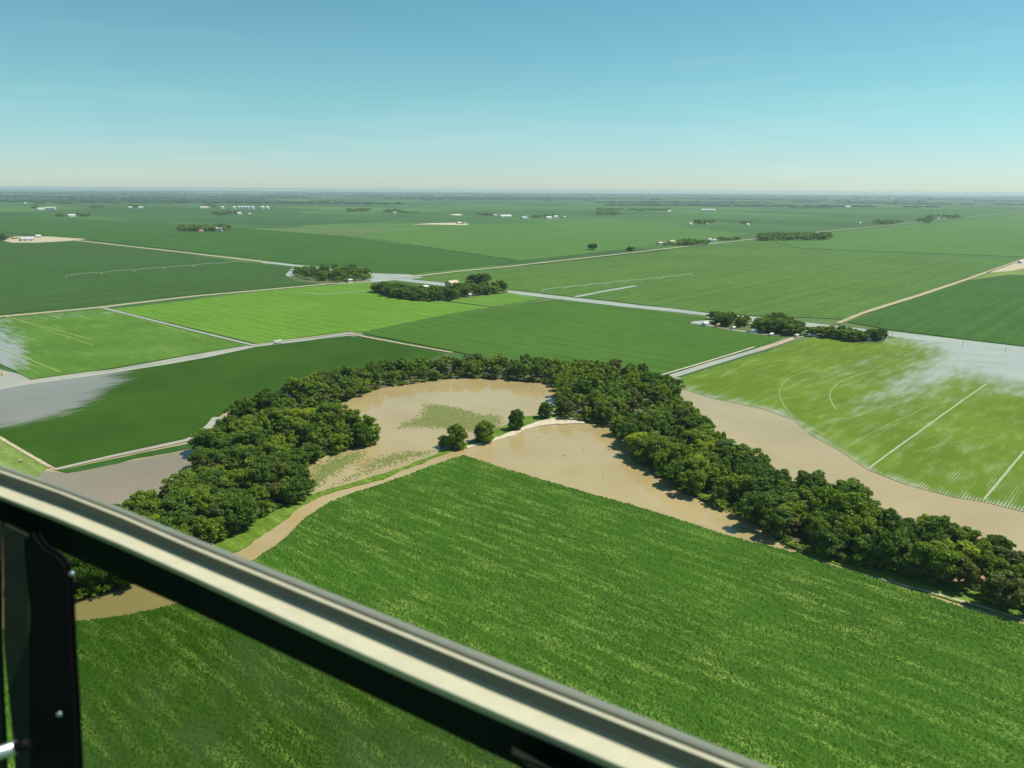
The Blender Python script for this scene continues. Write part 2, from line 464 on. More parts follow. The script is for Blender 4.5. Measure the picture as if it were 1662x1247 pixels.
# half flooded light green field at the right
def wet_G(x, y):
    r = gauss(x, y, 1680, 590, 130, 40, 8, 1.2, 1.3) + gauss(x, y, 1590, 560, 150, 12, 5, .7) + gauss(x, y, 1520, 607, 75, 18, -28, .5)
    r += gauss(x, y, 1430, 640, 120, 10, -32, .30) + gauss(x, y, 1370, 600, 60, 6, -20, .22) + gauss(x, y, 1480, 600, 190, 45, -10, .17) + gauss(x, y, 1680, 640, 80, 7, 5, .35)
    # soft ragged shore towards the brown pool
    sh = np.interp(x, [1100, 1162, 1239, 1290, 1317, 1363, 1409, 1471, 1548, 1662, 1900], [629, 647, 663, 679, 704, 729, 761, 786, 806, 830, 880])
    r += np.clip(1 - (sh - y) / 12, 0, 1) * .5 + .08 + gauss(x, y, 1600, 770, 150, 55, 25, .14) + gauss(x, y, 1500, 660, 160, 40, -25, .12)
    return r
cdt_field('crop_field', [(1080, 624), (1130, 606), (1235, 575), (1290, 556), (1320, 547), (1420, 556), (1450, 546), (1560, 556), (1662, 571), (1900, 600), (1900, 882), (1662, 831), (1598, 815), (1548, 807), (1471, 787), (1409, 763), (1363, 732), (1317, 707), (1288, 682), (1239, 664), (1193, 654), (1162, 648), (1119, 635)], .3,
          flooded_mat('light_flooded_crop', (.088, .155, .010), (.138, .205, .026), A_U, 1.5, .8, (.40, .37, .28), .6), wet_G,
          'light green crop field at the right, half under pale water', 7)

slab('crop_field', [(182, 502), (322, 485.5), (420, 473.5), (520, 464), (600, 458), (604, 470), (640, 480), (720, 490), (795, 499), (722, 511), (650, 526), (584, 540), (565, 537), (500, 546), (416, 558)], .7, C_bright,
     'brightest green crop field, above the dark field and the white trailer')
slab('crop_field', [(715, 487), (740, 484), (830, 475.5), (880, 485), (800, 498)], .6, C_bright2, 'small green field tucked between tree rows and crossroads')
slab('crop_field', [(590, 541), (655, 527), (725, 512.5), (798, 501.5), (890, 489.5), (925, 488.5), (1027, 500.5), (1120, 512), (1165, 518), (1125, 521), (1115, 526), (1160, 532), (1270, 548), (1232, 562), (1150, 587), (1056, 614), (1040, 622), (900, 606), (742, 571)], .8, C_mid,
     'square mid green crop field above the tree arc', seed=3)
slab('crop_field', [(-200, 380), (0, 392), (120, 394), (210, 404), (420, 428), (475, 434), (462, 447), (475, 455), (530, 458.5), (420, 469), (250, 484.5), (160, 495), (0, 510), (-200, 530)], .7, C_far,
     'big dark green field between two pale roads at the left')
slab('crop_field', [(60, 383), (-200, 352), (0, 350), (330, 366), (560, 383), (840, 425), (660, 445), (602, 443), (590, 432), (480, 428), (420, 420), (210, 397), (120, 386)], .7, C_far4, 'dark green field beyond the grove at the left')
slab('crop_field', [(735, 443.5), (822, 436), (1027, 413), (1240, 392), (1300, 405), (1662, 425), (1562, 453), (1432, 497), (1370, 518), (1160, 509), (1000, 489), (835, 471), (668, 453)], .7, C_far2,
     'wide mid green field beyond the flooded road')
slab('crop_field', [(1376, 523), (1438, 500), (1567, 457), (1640, 447), (1900, 452), (1900, 593), (1662, 562), (1440, 534.5)], .7, C_far4, 'dark green field at the right edge above the flooded road')
slab('crop_field', [(1572, 455), (1662, 424), (1900, 360), (1900, 452), (1640, 446)], .5, C_yel, 'small yellowish field at the right edge beside the farm')
slab('crop_field', [(1245, 390), (1360, 377), (1462, 366), (1590, 354), (1900, 336), (1900, 352), (1662, 417), (1300, 403)], .7, C_far3, 'broad field in the right distance below the diagonal road')
slab('crop_field', [(845, 423), (570, 383), (700, 366), (1000, 360), (1220, 380), (1000, 406)], .7, C_far3, 'pale green field before the distant farm row')
slab('crop_field', [(-200, 725), (0, 712), (78, 758), (60, 775), (-200, 840)], .4, C_yel, 'yellow green meadow in the lower left beside the window rail', seed=5)
slab('grass_verge', [(92, 764), (185, 745), (318, 717), (325, 714), (318, 727), (218, 744), (185, 753), (108, 768)], .35, C_deep, 'thin strip of drowned crop below the grey channel', 'grass', step=3, amp=.8)
# roads, tracks and flooded roads
strip('road', [(-60, 368), (0, 374.7), (50, 380), (121, 390), (210, 400), (278, 407.5), (420, 424), (440, 427)], 15, .3, M_dirt, 'pale straight road in the left distance')
strip('flooded_road', [(432, 426), (483, 431.5), (600, 444.5), (640, 450), (718, 461), (830, 474), (909, 483.5), (1027, 497), (1154, 510), (1299, 526), (1391, 537), (1437, 541), (1661, 567), (1800, 584)], 22, .32, M_water2, 'grey flooded road running across the picture', wend=34)
strip('road', [(-60, 520), (0, 514), (162, 499), (253, 488), (322, 480), (420, 471.5), (521, 462), (560, 458)], 13, .33, M_dirt, 'dirt road below the big dark field', wend=9)
slab('flood_water', [(470, 434), (462, 446), (480, 456), (520, 461), (560, 462), (600, 459), (640, 455), (700, 462), (730, 466), (740, 460), (650, 443), (598, 441), (560, 440)], .36, M_water2, 'grey flood water around the farm grove', 'water', 'structure', wall=False)
strip('road', [(640, 451), (668, 449), (739, 441), (820, 433), (1027, 410), (1113, 400), (1220, 388.5), (1297, 380), (1367, 373), (1458, 364), (1514, 358), (1589, 350.6), (1662, 343), (1720, 338)], 10, .8, M_tan, 'long tan gravel road running to the right horizon')
strip('road', [(1361, 525), (1404, 507), (1489, 480), (1567, 454), (1662, 421), (1720, 401)], 8, .8, M_dirt, 'gravel road climbing to the right edge')
strip('track', [(1361, 526.5), (1404, 509), (1489, 482.5), (1567, 456.5)], 2, .85, M_grass, 'grass strip beside the gravel road')
strip('flooded_road', [(1047, 624), (1103, 606.5), (1180, 583), (1230, 568), (1245, 563)], 9, .35, M_water2, 'flooded lane between the two green fields')
strip('track', [(1050, 616), (1103, 600), (1180, 577), (1225, 563)], 2.2, .9, M_sand, 'pale gravel bank of the flooded lane')
strip('road', [(1232, 568), (1262, 558), (1290, 548), (1310, 543), (1330, 533)], 8, .4, M_dirt, 'brown dirt lane leading to the farmhouse')
slab('grass_verge', [(1065, 628), (1110, 612), (1180, 590), (1236, 572), (1240, 575), (1130, 608), (1085, 624)], .38, M_grass, 'green verge beside the flooded lane', 'grass', step=5, amp=.6)
strip('flooded_road', [(-60, 640), (42, 622.5), (180, 603.5), (262, 591), (331, 579), (412, 562), (500, 551.5), (566, 541.5)], 11, .5, M_water2, 'flooded lane above the deep green field', wend=8)
strip('track', [(412, 559.5), (440, 556.5), (500, 548), (566, 539), (590, 543)], 3, .62, M_tan, 'tan verge along the flooded lane')
strip('track', [(42, 620), (120, 609), (180, 600.5), (262, 588), (330, 576)], 1.6, .52, M_tan, 'broken tan bank at the left')
strip('track', [(566, 541), (600, 548), (660, 559), (733, 572)], 4.5, .6, M_dirt, 'dirt track running down to the tree arc')
strip('flooded_ditch', [(168, 500), (230, 515.5), (320, 538), (415, 561)], 5, .75, M_water2, 'grey water filled ditch between two light green fields')
strip('track', [(650, 528), (721, 513.5), (795, 501.5), (887, 488.5), (915, 486)], 3, .95, M_verge, 'pale grassy boundary of the square field')
strip('track', [(934, 482), (980, 473), (1032, 464)], 9, 1.0, M_water2, 'pale flooded track leaving the crossroads')
strip('track', [(1032, 464), (1080, 455), (1123, 447), (1180, 437), (1260, 424)], 3.5, 1.0, M_verge, 'faint field track beyond the crossroads')
strip('flooded_ditch', [(88, 762), (180, 741), (301, 715), (328, 704), (343, 688), (352, 677)], 3.6, .5, M_water2, 'narrow grey channel along the deep green field', wend=6)
strip('track', [(-60, 678), (0, 710), (40, 734), (82, 758)], 2.2, .6, M_tan, 'tan earth bank in the lower left')
strip('flooded_ditch', [(480, 474.5), (530, 478 - 0), (600, 471.5)][::-1], 3, .8, M_water2, 'thin line of water in the bright field')
C_row = plain('yellow_row', (.27, .32, .07), .8, var=.2, vs=.3)
strip('track', [(0, 512), (80, 532), (150, 552)], 1.1, .55, C_row, 'yellow row across the left field')
strip('track', [(20, 516), (75, 535), (150, 560)], .9, .56, C_row, 'pale yellow row in the left field', amp=.8)
strip('track', [(180, 505), (260, 527), (335, 551)], 1.0, .56, C_row, 'yellow row beside the ditch', amp=.8)
strip('track', [(0, 566), (40, 580), (98, 604)], 1.1, .56, C_row, 'yellow row above the flooded corner', amp=.8)
strip('track', [(250, 560), (292, 574)], .8, .56, C_row, 'short yellow row', amp=.8)
M_pale = plain('pale_wet_line', (.32, .33, .21), .8, var=.2, vs=.3)
M_faint = plain('faint_wheel_track', (.19, .24, .075), .8, var=.4, vs=.5)
# pale wheel lines in the half flooded field
strip('track', [(1409, 761), (1440, 738), (1500, 695), (1565, 648), (1600, 624)], 1.2, .36, M_pale, 'straight pale wheel line across the half flooded field', amp=.4)
strip('track', [(1597, 811), (1630, 771), (1662, 733), (1700, 690)], 1.2, .36, M_pale, 'second pale wheel line at the right edge', amp=.4)
for pts_, wd_, lb_ in (
    ([(1170, 612), (1197, 598), (1240, 589), (1300, 581), (1350, 574)], 1.0, 'curved pivot wheel track near the lane'),
    ([(1356, 664), (1347, 645), (1352, 630), (1370, 617), (1402, 606), (1440, 600)], 1.3, 'round pivot wheel track'),
    ([(1305, 690), (1280, 668), (1266, 645), (1268, 628), (1284, 612), (1320, 600)], .9, 'outer round wheel track'),
    ([(1366, 730), (1440, 690), (1530, 650)], .6, 'thin wheel line'),
    ([(1280, 672), (1310, 690), (1350, 712)], .9, 'short pale track by the shore'),
    ([(1390, 572), (1480, 571), (1560, 574), (1640, 580)], .8, 'pale line in the flooded field'),
    ([(1400, 588), (1480, 585), (1560, 586), (1640, 590)], .7, 'second pale line in the flooded field'),
    ([(1305, 664), (1420, 650), (1560, 634)], .5, 'first dotted wheel line in the flooded field'),
    ([(1365, 680), (1450, 664), (1580, 645)], .5, 'second dotted wheel line in the flooded field'),
    ([(1240, 644), (1330, 633), (1420, 622)], .5, 'third dotted wheel line in the flooded field'),
    ([(1480, 735), (1560, 715), (1640, 700)], .5, 'fourth dotted wheel line in the flooded field')):
    strip('track', pts_, wd_, .36, M_faint, lb_, amp=.8, smooth=True)
slab('flood_water', [(1116, 524), (1130, 517), (1156, 514), (1330, 529), (1440, 541), (1440, 552), (1300, 545), (1260, 545), (1215, 542), (1160, 531)], .55, M_water2, 'grey flood water round the farmsteads by the road', 'water', 'structure', wall=False)
slab('grass_verge', [(1150, 521), (1175, 516), (1230, 528), (1215, 537), (1185, 534), (1160, 530)], .75, M_verge, 'dry yard island under the left farm trees', 'grass', step=6, amp=1)
slab('grass_verge', [(1235, 530), (1260, 527), (1320, 540), (1300, 546), (1250, 542), (1230, 539)], .75, M_verge, 'dry yard island around the farmhouse', 'grass', step=6, amp=1)
slab('grass_verge', [(1312, 541), (1340, 538), (1440, 548), (1432, 556), (1400, 557), (1345, 549)], .75, M_verge, 'dry yard island under the right tree row', 'grass', step=6, amp=1)
slab('grass_verge', [(470, 450), (500, 440), (560, 441), (600, 447), (590, 456), (520, 460), (480, 456)], .75, M_verge, 'dry ground under the left grove', 'grass', step=8, amp=1.5)
slab('grass_verge', [(604, 470), (620, 464), (700, 468), (740, 460), (820, 470), (825, 474), (740, 486), (700, 489), (640, 481)], .95, M_verge, 'dry farmyard ground inside the tree rows', 'grass', step=8, amp=1.5)

# banks, islands and woodland floor
slab('grass_bank', [(345, 895), (353, 872), (415, 838), (451, 826), (480, 812), (505, 803), (531, 794), (621, 769), (730, 728), (735, 731), (720, 737), (621, 777), (531, 802), (505, 812), (480, 827), (438, 860), (390, 894), (360, 905)], .5, M_grass,
     'bright green grassy levee between wood and river', 'grass', step=2.5, amp=.9)
slab('grass_bank', [(728, 729), (770, 712), (804, 697), (856, 676), (906, 672), (915, 680), (880, 685), (830, 703), (797, 716), (758, 727), (740, 731)], .5, M_grass,
     'grassy levee carrying the lone trees', 'grass', step=2.5, amp=.7)
slab('grass_bank', [(470, 790), (476, 772), (490, 757), (507, 748), (520, 743), (500, 758), (486, 772), (480, 790)], .5, M_grass, 'grassy edge left of the drowned rows', 'grass', step=2.5, amp=.6)
slab('sand_bar', [(756, 724), (797, 712.5), (830, 701), (856, 690), (873, 684), (908, 676.5), (930, 679), (949, 683), (947, 687), (917, 688), (895, 688.5), (873, 691), (850, 697), (834, 706), (797, 717), (758, 727.5)], .65, M_sand,
     'pale sand washed along the levee', 'sand', 'structure', step=2.5, amp=.6)
WOODL = [(60, 985), (120, 976), (154, 970), (192, 959), (216, 946), (262, 925), (330, 892), (353, 880), (400, 855), (451, 828), (495, 812), (500, 795), (480, 780), (488, 765), (517, 743), (576, 728), (612, 721), (606, 710), (560, 697), (545, 684), (530, 669), (540, 656), (582, 643), (615, 630), (667, 623), (732, 614), (787, 614), (849, 619), (891, 623), (912, 633), (930, 640), (1065, 630), (1040, 622), (1000, 612), (960, 606), (900, 602), (860, 600), (740, 598), (700, 600), (640, 603), (600, 610), (545, 620), (500, 634), (450, 654), (392, 676), (362, 697), (342, 724), (318, 765), (300, 800), (230, 822), (212, 850), (150, 890), (60, 920)]
WOODR = [(912, 633), (906, 660), (912, 680), (947, 683), (988, 692), (1004, 708), (1019, 720), (1036, 751), (1067, 769), (1115, 802), (1156, 817), (1204, 839), (1253, 869), (1286, 890), (1330, 902), (1372, 912), (1433, 926), (1500, 942), (1600, 968), (1662, 984), (1850, 1040), (1850, 985), (1662, 930), (1578, 906), (1520, 893), (1475, 884), (1425, 862), (1378, 826), (1313, 812), (1265, 800), (1190, 752), (1160, 725), (1125, 692), (1105, 665), (1095, 645), (1080, 632), (1040, 622)]
slab('woodland_floor', WOODL, .35, M_wood, 'shaded ground under the left wood', 'ground', 'structure', step=3, amp=1.2)
slab('woodland_floor', WOODR, .38, M_wood, 'shaded ground under the right tree belt', 'ground', 'structure', step=3, amp=1.2)
slab('grass_bank', [(988, 691), (1004, 706), (1019, 718), (1038, 750), (1070, 768), (1118, 801), (1158, 816), (1206, 838), (1256, 868), (1282, 888), (1290, 880), (1240, 845), (1200, 822), (1150, 800), (1100, 775), (1060, 745), (1035, 720), (1010, 695)], .55, M_grass,
     'bright green grass edge under the right belt', 'grass', step=2.5, amp=.8)
slab('grass_bank', [(1300, 898), (1400, 927), (1435, 938), (1500, 960), (1600, 990), (1662, 1008), (1850, 1064), (1850, 1030), (1662, 975), (1580, 955), (1480, 930), (1400, 905), (1320, 888)], .55, M_grass,
     'green grass margin between tree belt and track', 'grass', step=2.5, amp=.8)
strip('track', [(1424, 938), (1470, 951), (1530, 966), (1600, 987), (1662, 1006), (1760, 1037)], 1.6, .62, M_tan, 'narrow tan track along the edge of the corn', amp=.5)
slab('bare_soil', [(1480, 915), (1530, 905), (1600, 925), (1662, 945), (1662, 975), (1590, 955), (1510, 945)], .60, plain('dry_soil', (.30, .20, .12), .95, var=.25, vs=.4), 'bare tan soil among the lower right trees', 'ground', 'structure', step=2.5, amp=1.5)

# ------------------------------------------------------------------ foreground corn: a rough canopy
def corn():
    poly_px = [(752, 738), (800, 753), (900, 783), (1000, 811), (1100, 840), (1168, 863), (1289, 896), (1373, 922), (1433, 942), (1530, 972), (1662, 1012), (1900, 1088), (1900, 1480), (-260, 1480), (-260, 1060), (-100, 1032), (120, 1007), (195, 998), (282, 979), (350, 945), (415, 905), (460, 873), (496, 838), (537, 812), (580, 796), (620, 784), (700, 755), (727, 745)]
    z = 1.7
    poly = outline(poly_px, z, 4, .5, 4)
    ang = math.atan2(*(np.array(G(1000, 811)) - np.array(G(1289, 896)))[::-1])
    ca, sa = math.cos(ang), math.sin(ang)
    P = np.array(poly); U = P[:, 0] * ca + P[:, 1] * sa; V = -P[:, 0] * sa + P[:, 1] * ca
    st = .41
    us = np.arange(U.min(), U.max(), st); vs = np.arange(V.min(), V.max(), st)
    uu, vv = np.meshgrid(us, vs)
    nr, nc = uu.shape
    ju = (nrg.random(uu.shape) - .5) * st * .7; jv = (nrg.random(uu.shape) - .5) * st * .6
    X = (uu + ju) * ca - (vv + jv) * sa; Y = (uu + ju) * sa + (vv + jv) * ca
    ok = inside(X.ravel(), Y.ravel(), poly).reshape(uu.shape)
    px, py = PIX(X, Y, z)
    ok &= (px > -260) & (px < 1900) & (py < 1480)
    h = z - .6 + 1.0 * nrg.random(uu.shape) ** 1.2 + .35 * (vnoise(uu / 9, vv / 3, 3) - .5)
    er = ok.copy(); er[1:] &= ok[:-1]; er[:-1] &= ok[1:]; er[:, 1:] &= ok[:, :-1]; er[:, :-1] &= ok[:, 1:]
    h = np.where(er, h, .1)
    fi = ok[:-1, :-1] & ok[1:, :-1] & ok[1:, 1:] & ok[:-1, 1:]
    idx = np.arange(nr * nc).reshape(nr, nc)
    q = np.stack([idx[:-1, :-1][fi], idx[:-1, 1:][fi], idx[1:, 1:][fi], idx[1:, :-1][fi]], 1)
    used = np.unique(q); remap = np.full(nr * nc, -1); remap[used] = np.arange(len(used))
    v = np.stack([X.ravel()[used], Y.ravel()[used], h.ravel()[used]], 1)
    me = mesh_np('crop_field', v, remap[q], 4)
    t = me.attributes.new('leaf', 'FLOAT', 'FACE'); t.data.foreach_set('value', nrg.random(len(q)).astype(np.float32))
    m, n, b, o = newmat('foreground_corn')
    at = N(n, 'ShaderNodeAttribute', attribute_name='leaf')
    f = noise(n, rotpos(n, ang, 1, 1), 2.6, 2, .7)
    s = noise(n, rotpos(n, ang, 1 / 26, 1 / 3.8), 1, 3, .6)
    s2 = noise(n, rotpos(n, ang, 1 / 90, 1 / 45), 1, 3, .55)
    c = mixc(n, mth(n, 'MULTIPLY', mth(n, 'ADD', at.outputs['Fac'], f), .55), (.010, .042, .003), (.062, .142, .014))
    pale = mth(n, 'MULTIPLY', ramp(n, s, .46, .74), ramp(n, mth(n, 'ADD', at.outputs['Fac'], mth(n, 'MULTIPLY', f, .6)), .55, 1.1))  # pale streaks: the shine of reflecting leaves put into the colour
    c = mixc(n, mth(n, 'MULTIPLY', pale, .9), c, (.205, .295, .060))
    c = mixc(n, ramp(n, s2, .4, .65, 0, .35), c, (.045, .13, .010))
    n.links.new(c, b.inputs['Base Color']); b.inputs['Roughness'].default_value = .8; b.inputs['Specular IOR Level'].default_value = .04
    o_ = link('crop_field', me, m)
    tag(o_, 'deep green foreground corn field with pale speckled streaks', 'field', kind='stuff')
corn()

# ------------------------------------------------------------------ drowned rows: real little plants in lines
def drowned(px, rowang, rp, sp, cover, label, seed):
    poly = [G(x, y) for x, y in px]
    P = np.array(poly); ca, sa = math.cos(rowang), math.sin(rowang)
    U = P[:, 0] * ca + P[:, 1] * sa; V = -P[:, 0] * sa + P[:, 1] * ca
    uu, vv = np.meshgrid(np.arange(U.min(), U.max(), sp), np.arange(V.min(), V.max(), rp))
    uu = uu.ravel() + (nrg.random(uu.size) - .5) * sp; vv = vv.ravel() + (nrg.random(vv.size) - .5) * .25
    X = uu * ca - vv * sa; Y = uu * sa + vv * ca
    k = inside(X, Y, poly)
    nz = vnoise(uu / 18, vv / 3.5, seed) * .6 + vnoise(uu / 5, vv / 1.5, seed + 3) * .4
    # thins out towards the outline
    d = np.full(X.shape, 1e9)
    for i in range(len(poly)):
        a = np.array(poly[i]); b_ = np.array(poly[(i + 1) % len(poly)]); ab = b_ - a
        t = np.clip(((X - a[0]) * ab[0] + (Y - a[1]) * ab[1]) / (ab @ ab), 0, 1)
        d = np.minimum(d, np.hypot(X - a[0] - t * ab[0], Y - a[1] - t * ab[1]))
    k &= nrg.random(X.size) < np.clip((nz - (1 - cover)) * 5, 0, 1) * np.clip(d / 8, .15, 1)
    X = X[k]; Y = Y[k]; n = len(X)
    a = nrg.random(n) * math.tau; r = .36 + .34 * nrg.random(n); hh = .25 + .35 * nrg.random(n)
    vs = []; 
    for j in range(4):
        vs.append(np.stack([X + r * np.cos(a + j * 1.57), Y + r * np.sin(a + j * 1.57), .22 + .12 * (j % 2) * np.ones(n)], 1))
    vs.append(np.stack([X, Y, .15 + hh], 1))
    v = np.stack(vs, 1).reshape(-1, 3)
    base = np.arange(n)[:, None] * 5
    f = np.concatenate([base + np.array([[0, 1, 4]]), base + np.array([[1, 2, 4]]), base + np.array([[2, 3, 4]]), base + np.array([[3, 0, 4]])])
    me = mesh_np('drowned_crop', v, f, 3)
    o = link('drowned_crop', me, M_drown); tag(o, label, 'crop', kind='stuff')
M_drown = plain('drowned_plants', (.165, .205, .05), .8, var=.35, vs=.5)
drowned([(686, 655), (732, 658), (784, 671), (822, 675), (818, 695), (775, 704), (722, 699), (680, 694), (636, 700), (647, 688), (675, 676)], A_U - .1, 1.5, .6, .93, 'drowned crop rows standing in the oxbow pool', 3)
drowned([(487, 782), (505, 757), (540, 739), (590, 728), (600, 740), (570, 760), (530, 785), (508, 797)], A_U - .25, 1.5, .55, .88, 'drowned crop rows by the left wood edge', 9)
drowned([(560, 775), (600, 745), (647, 733), (705, 730), (725, 729), (690, 742), (620, 763), (560, 785), (525, 795)], A_U - .25, 1.5, .55, .84, 'drowned crop rows along the levee', 15)

# ------------------------------------------------------------------ trees
def ico(sub=1):
    bm = bmesh.new(); bmesh.ops.create_icosphere(bm, subdivisions=sub, radius=1)
    v = np.array([q.co[:] for q in bm.verts]); f = np.array([[q.index for q in t.verts] for t in bm.faces]); bm.free()
    return v, f
ICO_V, ICO_F = ico(1)
ICO2_V, ICO2_F = ico(2)
def crown_arrays(seed, R=1.0, H=1.0, lumps=22, leaves=120, size=.13, sparse=False, low=.06, shape='round', full=False):
    """unit tree: crown radius about 1, top at z=H; leaf quads set over many overlapping clumps"""
    g = np.random.default_rng(seed)
    cs = []
    for i in range(lumps):
        t = (i + .5) / lumps
        zz = 1 - 2 * t * .92
        a = i * 2.39996 + g.random() * 1.3
        rr = math.sqrt(max(0, 1 - zz * zz)) ** .8 * (.40 + .62 * g.random()) * (1 + .22 * math.sin(2 * a + seed) + .12 * math.sin(3 * a + seed * 2))
        if full: rr = math.sqrt(max(0, 1 - zz * zz)) ** .75 * (.62 + .26 * g.random())
        zz += (g.random() - .5) * (.1 if full else .3)
        zc = .5 * (1 + low) * H + zz * .5 * (1 - low) * H * .78
        if shape == 'cone': rr *= (1.15 - t * 0 - (zc / H)) * 1.5
        cs.append((rr * math.cos(a), rr * math.sin(a), zc, (.15 + .20 * g.random() ** 1.3)))
    cs.append((0, 0, .6 * H, .5))
    if full: cs.append((0, 0, .33 * H, .62))
    V = []; T = []
    for (cx, cy, cz, r) in cs:
        n = int(leaves * (r / .33) ** 2)
        d = g.normal(size=(n, 3)); d /= np.linalg.norm(d, axis=1)[:, None]
        d[:, 2] = np.where(d[:, 2] < -.35, -d[:, 2], d[:, 2])
        rad = r * (.72 + .48 * g.random(n)) if not sparse else r * (.3 + .8 * g.random(n))
        p = d * rad[:, None] * np.array([1, 1, .8]) + np.array([cx, cy, cz])
        nn = d * .9 + g.normal(size=(n, 3)) * .6; nn /= np.linalg.norm(nn, axis=1)[:, None]
        u = np.cross(nn, g.normal(size=(n, 3))); u /= np.linalg.norm(u, axis=1)[:, None]
        w_ = np.cross(nn, u)
        s = size * (.6 + .8 * g.random(n))[:, None]
        q = np.stack([p + u * s, p + w_ * s * .7, p - u * s, p - w_ * s * .7], 1)
        V.append(q.reshape(-1, 3)); T.append(np.clip(g.random(n) * .7 + .3 * g.random(), 0, 1))
    V = np.concatenate(V); T = np.concatenate(T)
    F = np.arange(len(V)).reshape(-1, 4)
    return V, F, T, cs
def crown_mesh(name, seed, mat, inner=True, **kw):
    V, F, T, cs = crown_arrays(seed, **kw)
    tv = V; faces = [tuple(f) for f in F.tolist()]; tt = list(T)
    if inner:
        off = len(tv)
        for (cx, cy, cz, r) in cs:
            iv = ICO_V * (r * .76) * np.array([1, 1, .8]) + np.array([cx, cy, cz])
            tv = np.concatenate([tv, iv]); faces += [tuple(t + off) for t in ICO_F]; off += len(ICO_V); tt += [.1] * len(ICO_F)
    me = bpy.data.meshes.new(name); me.from_pydata(tv.tolist(), [], faces)
    a = me.attributes.new('tint', 'FLOAT', 'FACE'); a.data.foreach_set('value', np.array(tt, np.float32))
    me.materials.append(mat); me.update()
    return me
def trunk_mesh(name, seed, h=.55, r=.07, limbs=5):
    g = random.Random(seed)
    bm = bmesh.new()
    def tube(a, b, r0, r1, k=7):
        a = Vector(a); b = Vector(b); d = (b - a).normalized(); s = d.orthogonal().normalized(); t = d.cross(s)
        ra = [bm.verts.new(a + (s * math.cos(i * math.tau / k) + t * math.sin(i * math.tau / k)) * r0) for i in range(k)]
        rb = [bm.verts.new(b + (s * math.cos(i * math.tau / k) + t * math.sin(i * math.tau / k)) * r1) for i in range(k)]
        for i in range(k): bm.faces.new((ra[i], ra[(i + 1) % k], rb[(i + 1) % k], rb[i]))
        bm.faces.new(rb)
    tube((0, 0, -.04), (0.01, 0, h * .5), r * 1.35, r * .85); tube((.01, 0, h * .48), (0, .02, h), r * .87, r * .5)
    for i in range(limbs):
        a = i * 2.4 + g.random(); z0 = h * (.42 + .1 * i / limbs + .3 * g.random())
        tube((0, 0, z0), (.45 * math.cos(a), .45 * math.sin(a), z0 + .28), r * .45, r * .15, 5)
    me = bpy.data.meshes.new(name); bm.to_mesh(me); bm.free(); me.materials.append(M_bark); return me
TRUNKS = [trunk_mesh('trunk', i) for i in range(3)]
CROWNS = {}
for key, mat in (('dark', L_dark), ('green', L_mid), ('yellow', L_yel), ('olive', L_olive)):
    CROWNS[key] = [crown_mesh('crown', 10 + i, mat, H=2.1, lumps=34 + 5 * i, leaves=170, size=.070) for i in range(4 if key in ('dark', 'green') else 2)]
CROWNS['round'] = [crown_mesh('crown', 60 + i, L_dark if i < 2 else L_mid, H=2.1, lumps=40, leaves=210, size=.066, low=-.16, full=True) for i in range(3)]
CROWNS['dead'] = [crown_mesh('crown', 77, L_dead, inner=False, H=2.0, lumps=16, leaves=70, size=.07, sparse=True)]
CROWNS['cone'] = [crown_mesh('crown', 78, L_dark, H=3.2, lumps=20, leaves=80, size=.12, shape='cone', low=.1)]
def tree(x, y, r, h, kind, label, group=None, name='broadleaf_tree', z=.4):
    """r crown radius, h full height in metres"""
    g = random.Random(int(x * 13 + y * 7))
    cm = g.choice(CROWNS[kind]); H0 = {'cone': 3.2, 'dead': 2.0}.get(kind, 2.1)
    root = empty(name, (x, y, z), g.random() * math.tau)
    tag(root, label, 'tree', group)
    c = link('crown', cm, None, root); c.scale = (1.12 * r * (.78 + .44 * g.random()), 1.12 * r * (.78 + .44 * g.random()), h / H0)
    t = link('trunk', g.choice(TRUNKS), None, root); t.scale = (h * .62, h * .62, h)
    return root
def poisson(px, spacing, seed, tries=30000):
    poly = [G(x, y) for x, y in px]
    P = np.array(poly); g = np.random.default_rng(seed)
    xs = g.uniform(P[:, 0].min(), P[:, 0].max(), tries); ys = g.uniform(P[:, 1].min(), P[:, 1].max(), tries)
    k = inside(xs, ys, poly); xs = xs[k]; ys = ys[k]
    acc = []; cell = {}
    for x, y in zip(xs, ys):
        s = spacing; ix, iy = int(x // s), int(y // s)
        if any((x - a) ** 2 + (y - b) ** 2 < s * s for i in (-1, 0, 1) for j in (-1, 0, 1) for a, b in cell.get((ix + i, iy + j), ())): continue
        cell.setdefault((ix, iy), []).append((x, y)); acc.append((x, y))
    return acc
KN = {'dark': 'dark green', 'green': 'mid green', 'yellow': 'yellow green', 'olive': 'dull olive', 'dead': 'bare brown'}
plan = []
for pts, zone in ((poisson(WOODL, 8.0, 3), 'L'), (poisson(WOODR, 8.1, 4), 'R')):
    for x, y in pts:
        px, py = (float(v) for v in PIX(x, y))
        if px < -20 or px > 1720: continue
        if rng.random() < (.05): continue
        u = rng.random(); u2 = float(vnoise(x / 22, y / 22, 8))
        kind = 'dark' if u < .40 else 'green' if u < .82 else 'yellow' if u < .92 and u2 > .35 else 'olive' if u < .97 else 'green'
        r = rng.uniform(3.8, 7.6); h = 4 + r * rng.uniform(1.0, 1.75) + (3 if rng.random() < .12 else 0)
        if zone == 'L':
            if px < 620 and py > 625:
                sec = 'in the big wood at the left' if py < 800 else 'in the wood just above the window rail' if px > 215 else 'in the wood patch seen under the window rail'
            else:
                sec = 'in the narrow tree arc above the oxbow pool'; h *= .95
        else:
            sec = 'in the tree belt beside the square field' if px < 1110 and py < 690 else 'in the middle of the right tree belt' if px < 1330 else 'in the lower right tree belt'
        plan.append([x, y, r, h, kind, sec, r / math.hypot(x, y)])
plan.sort(key=lambda t: -t[6])
NIND = 185
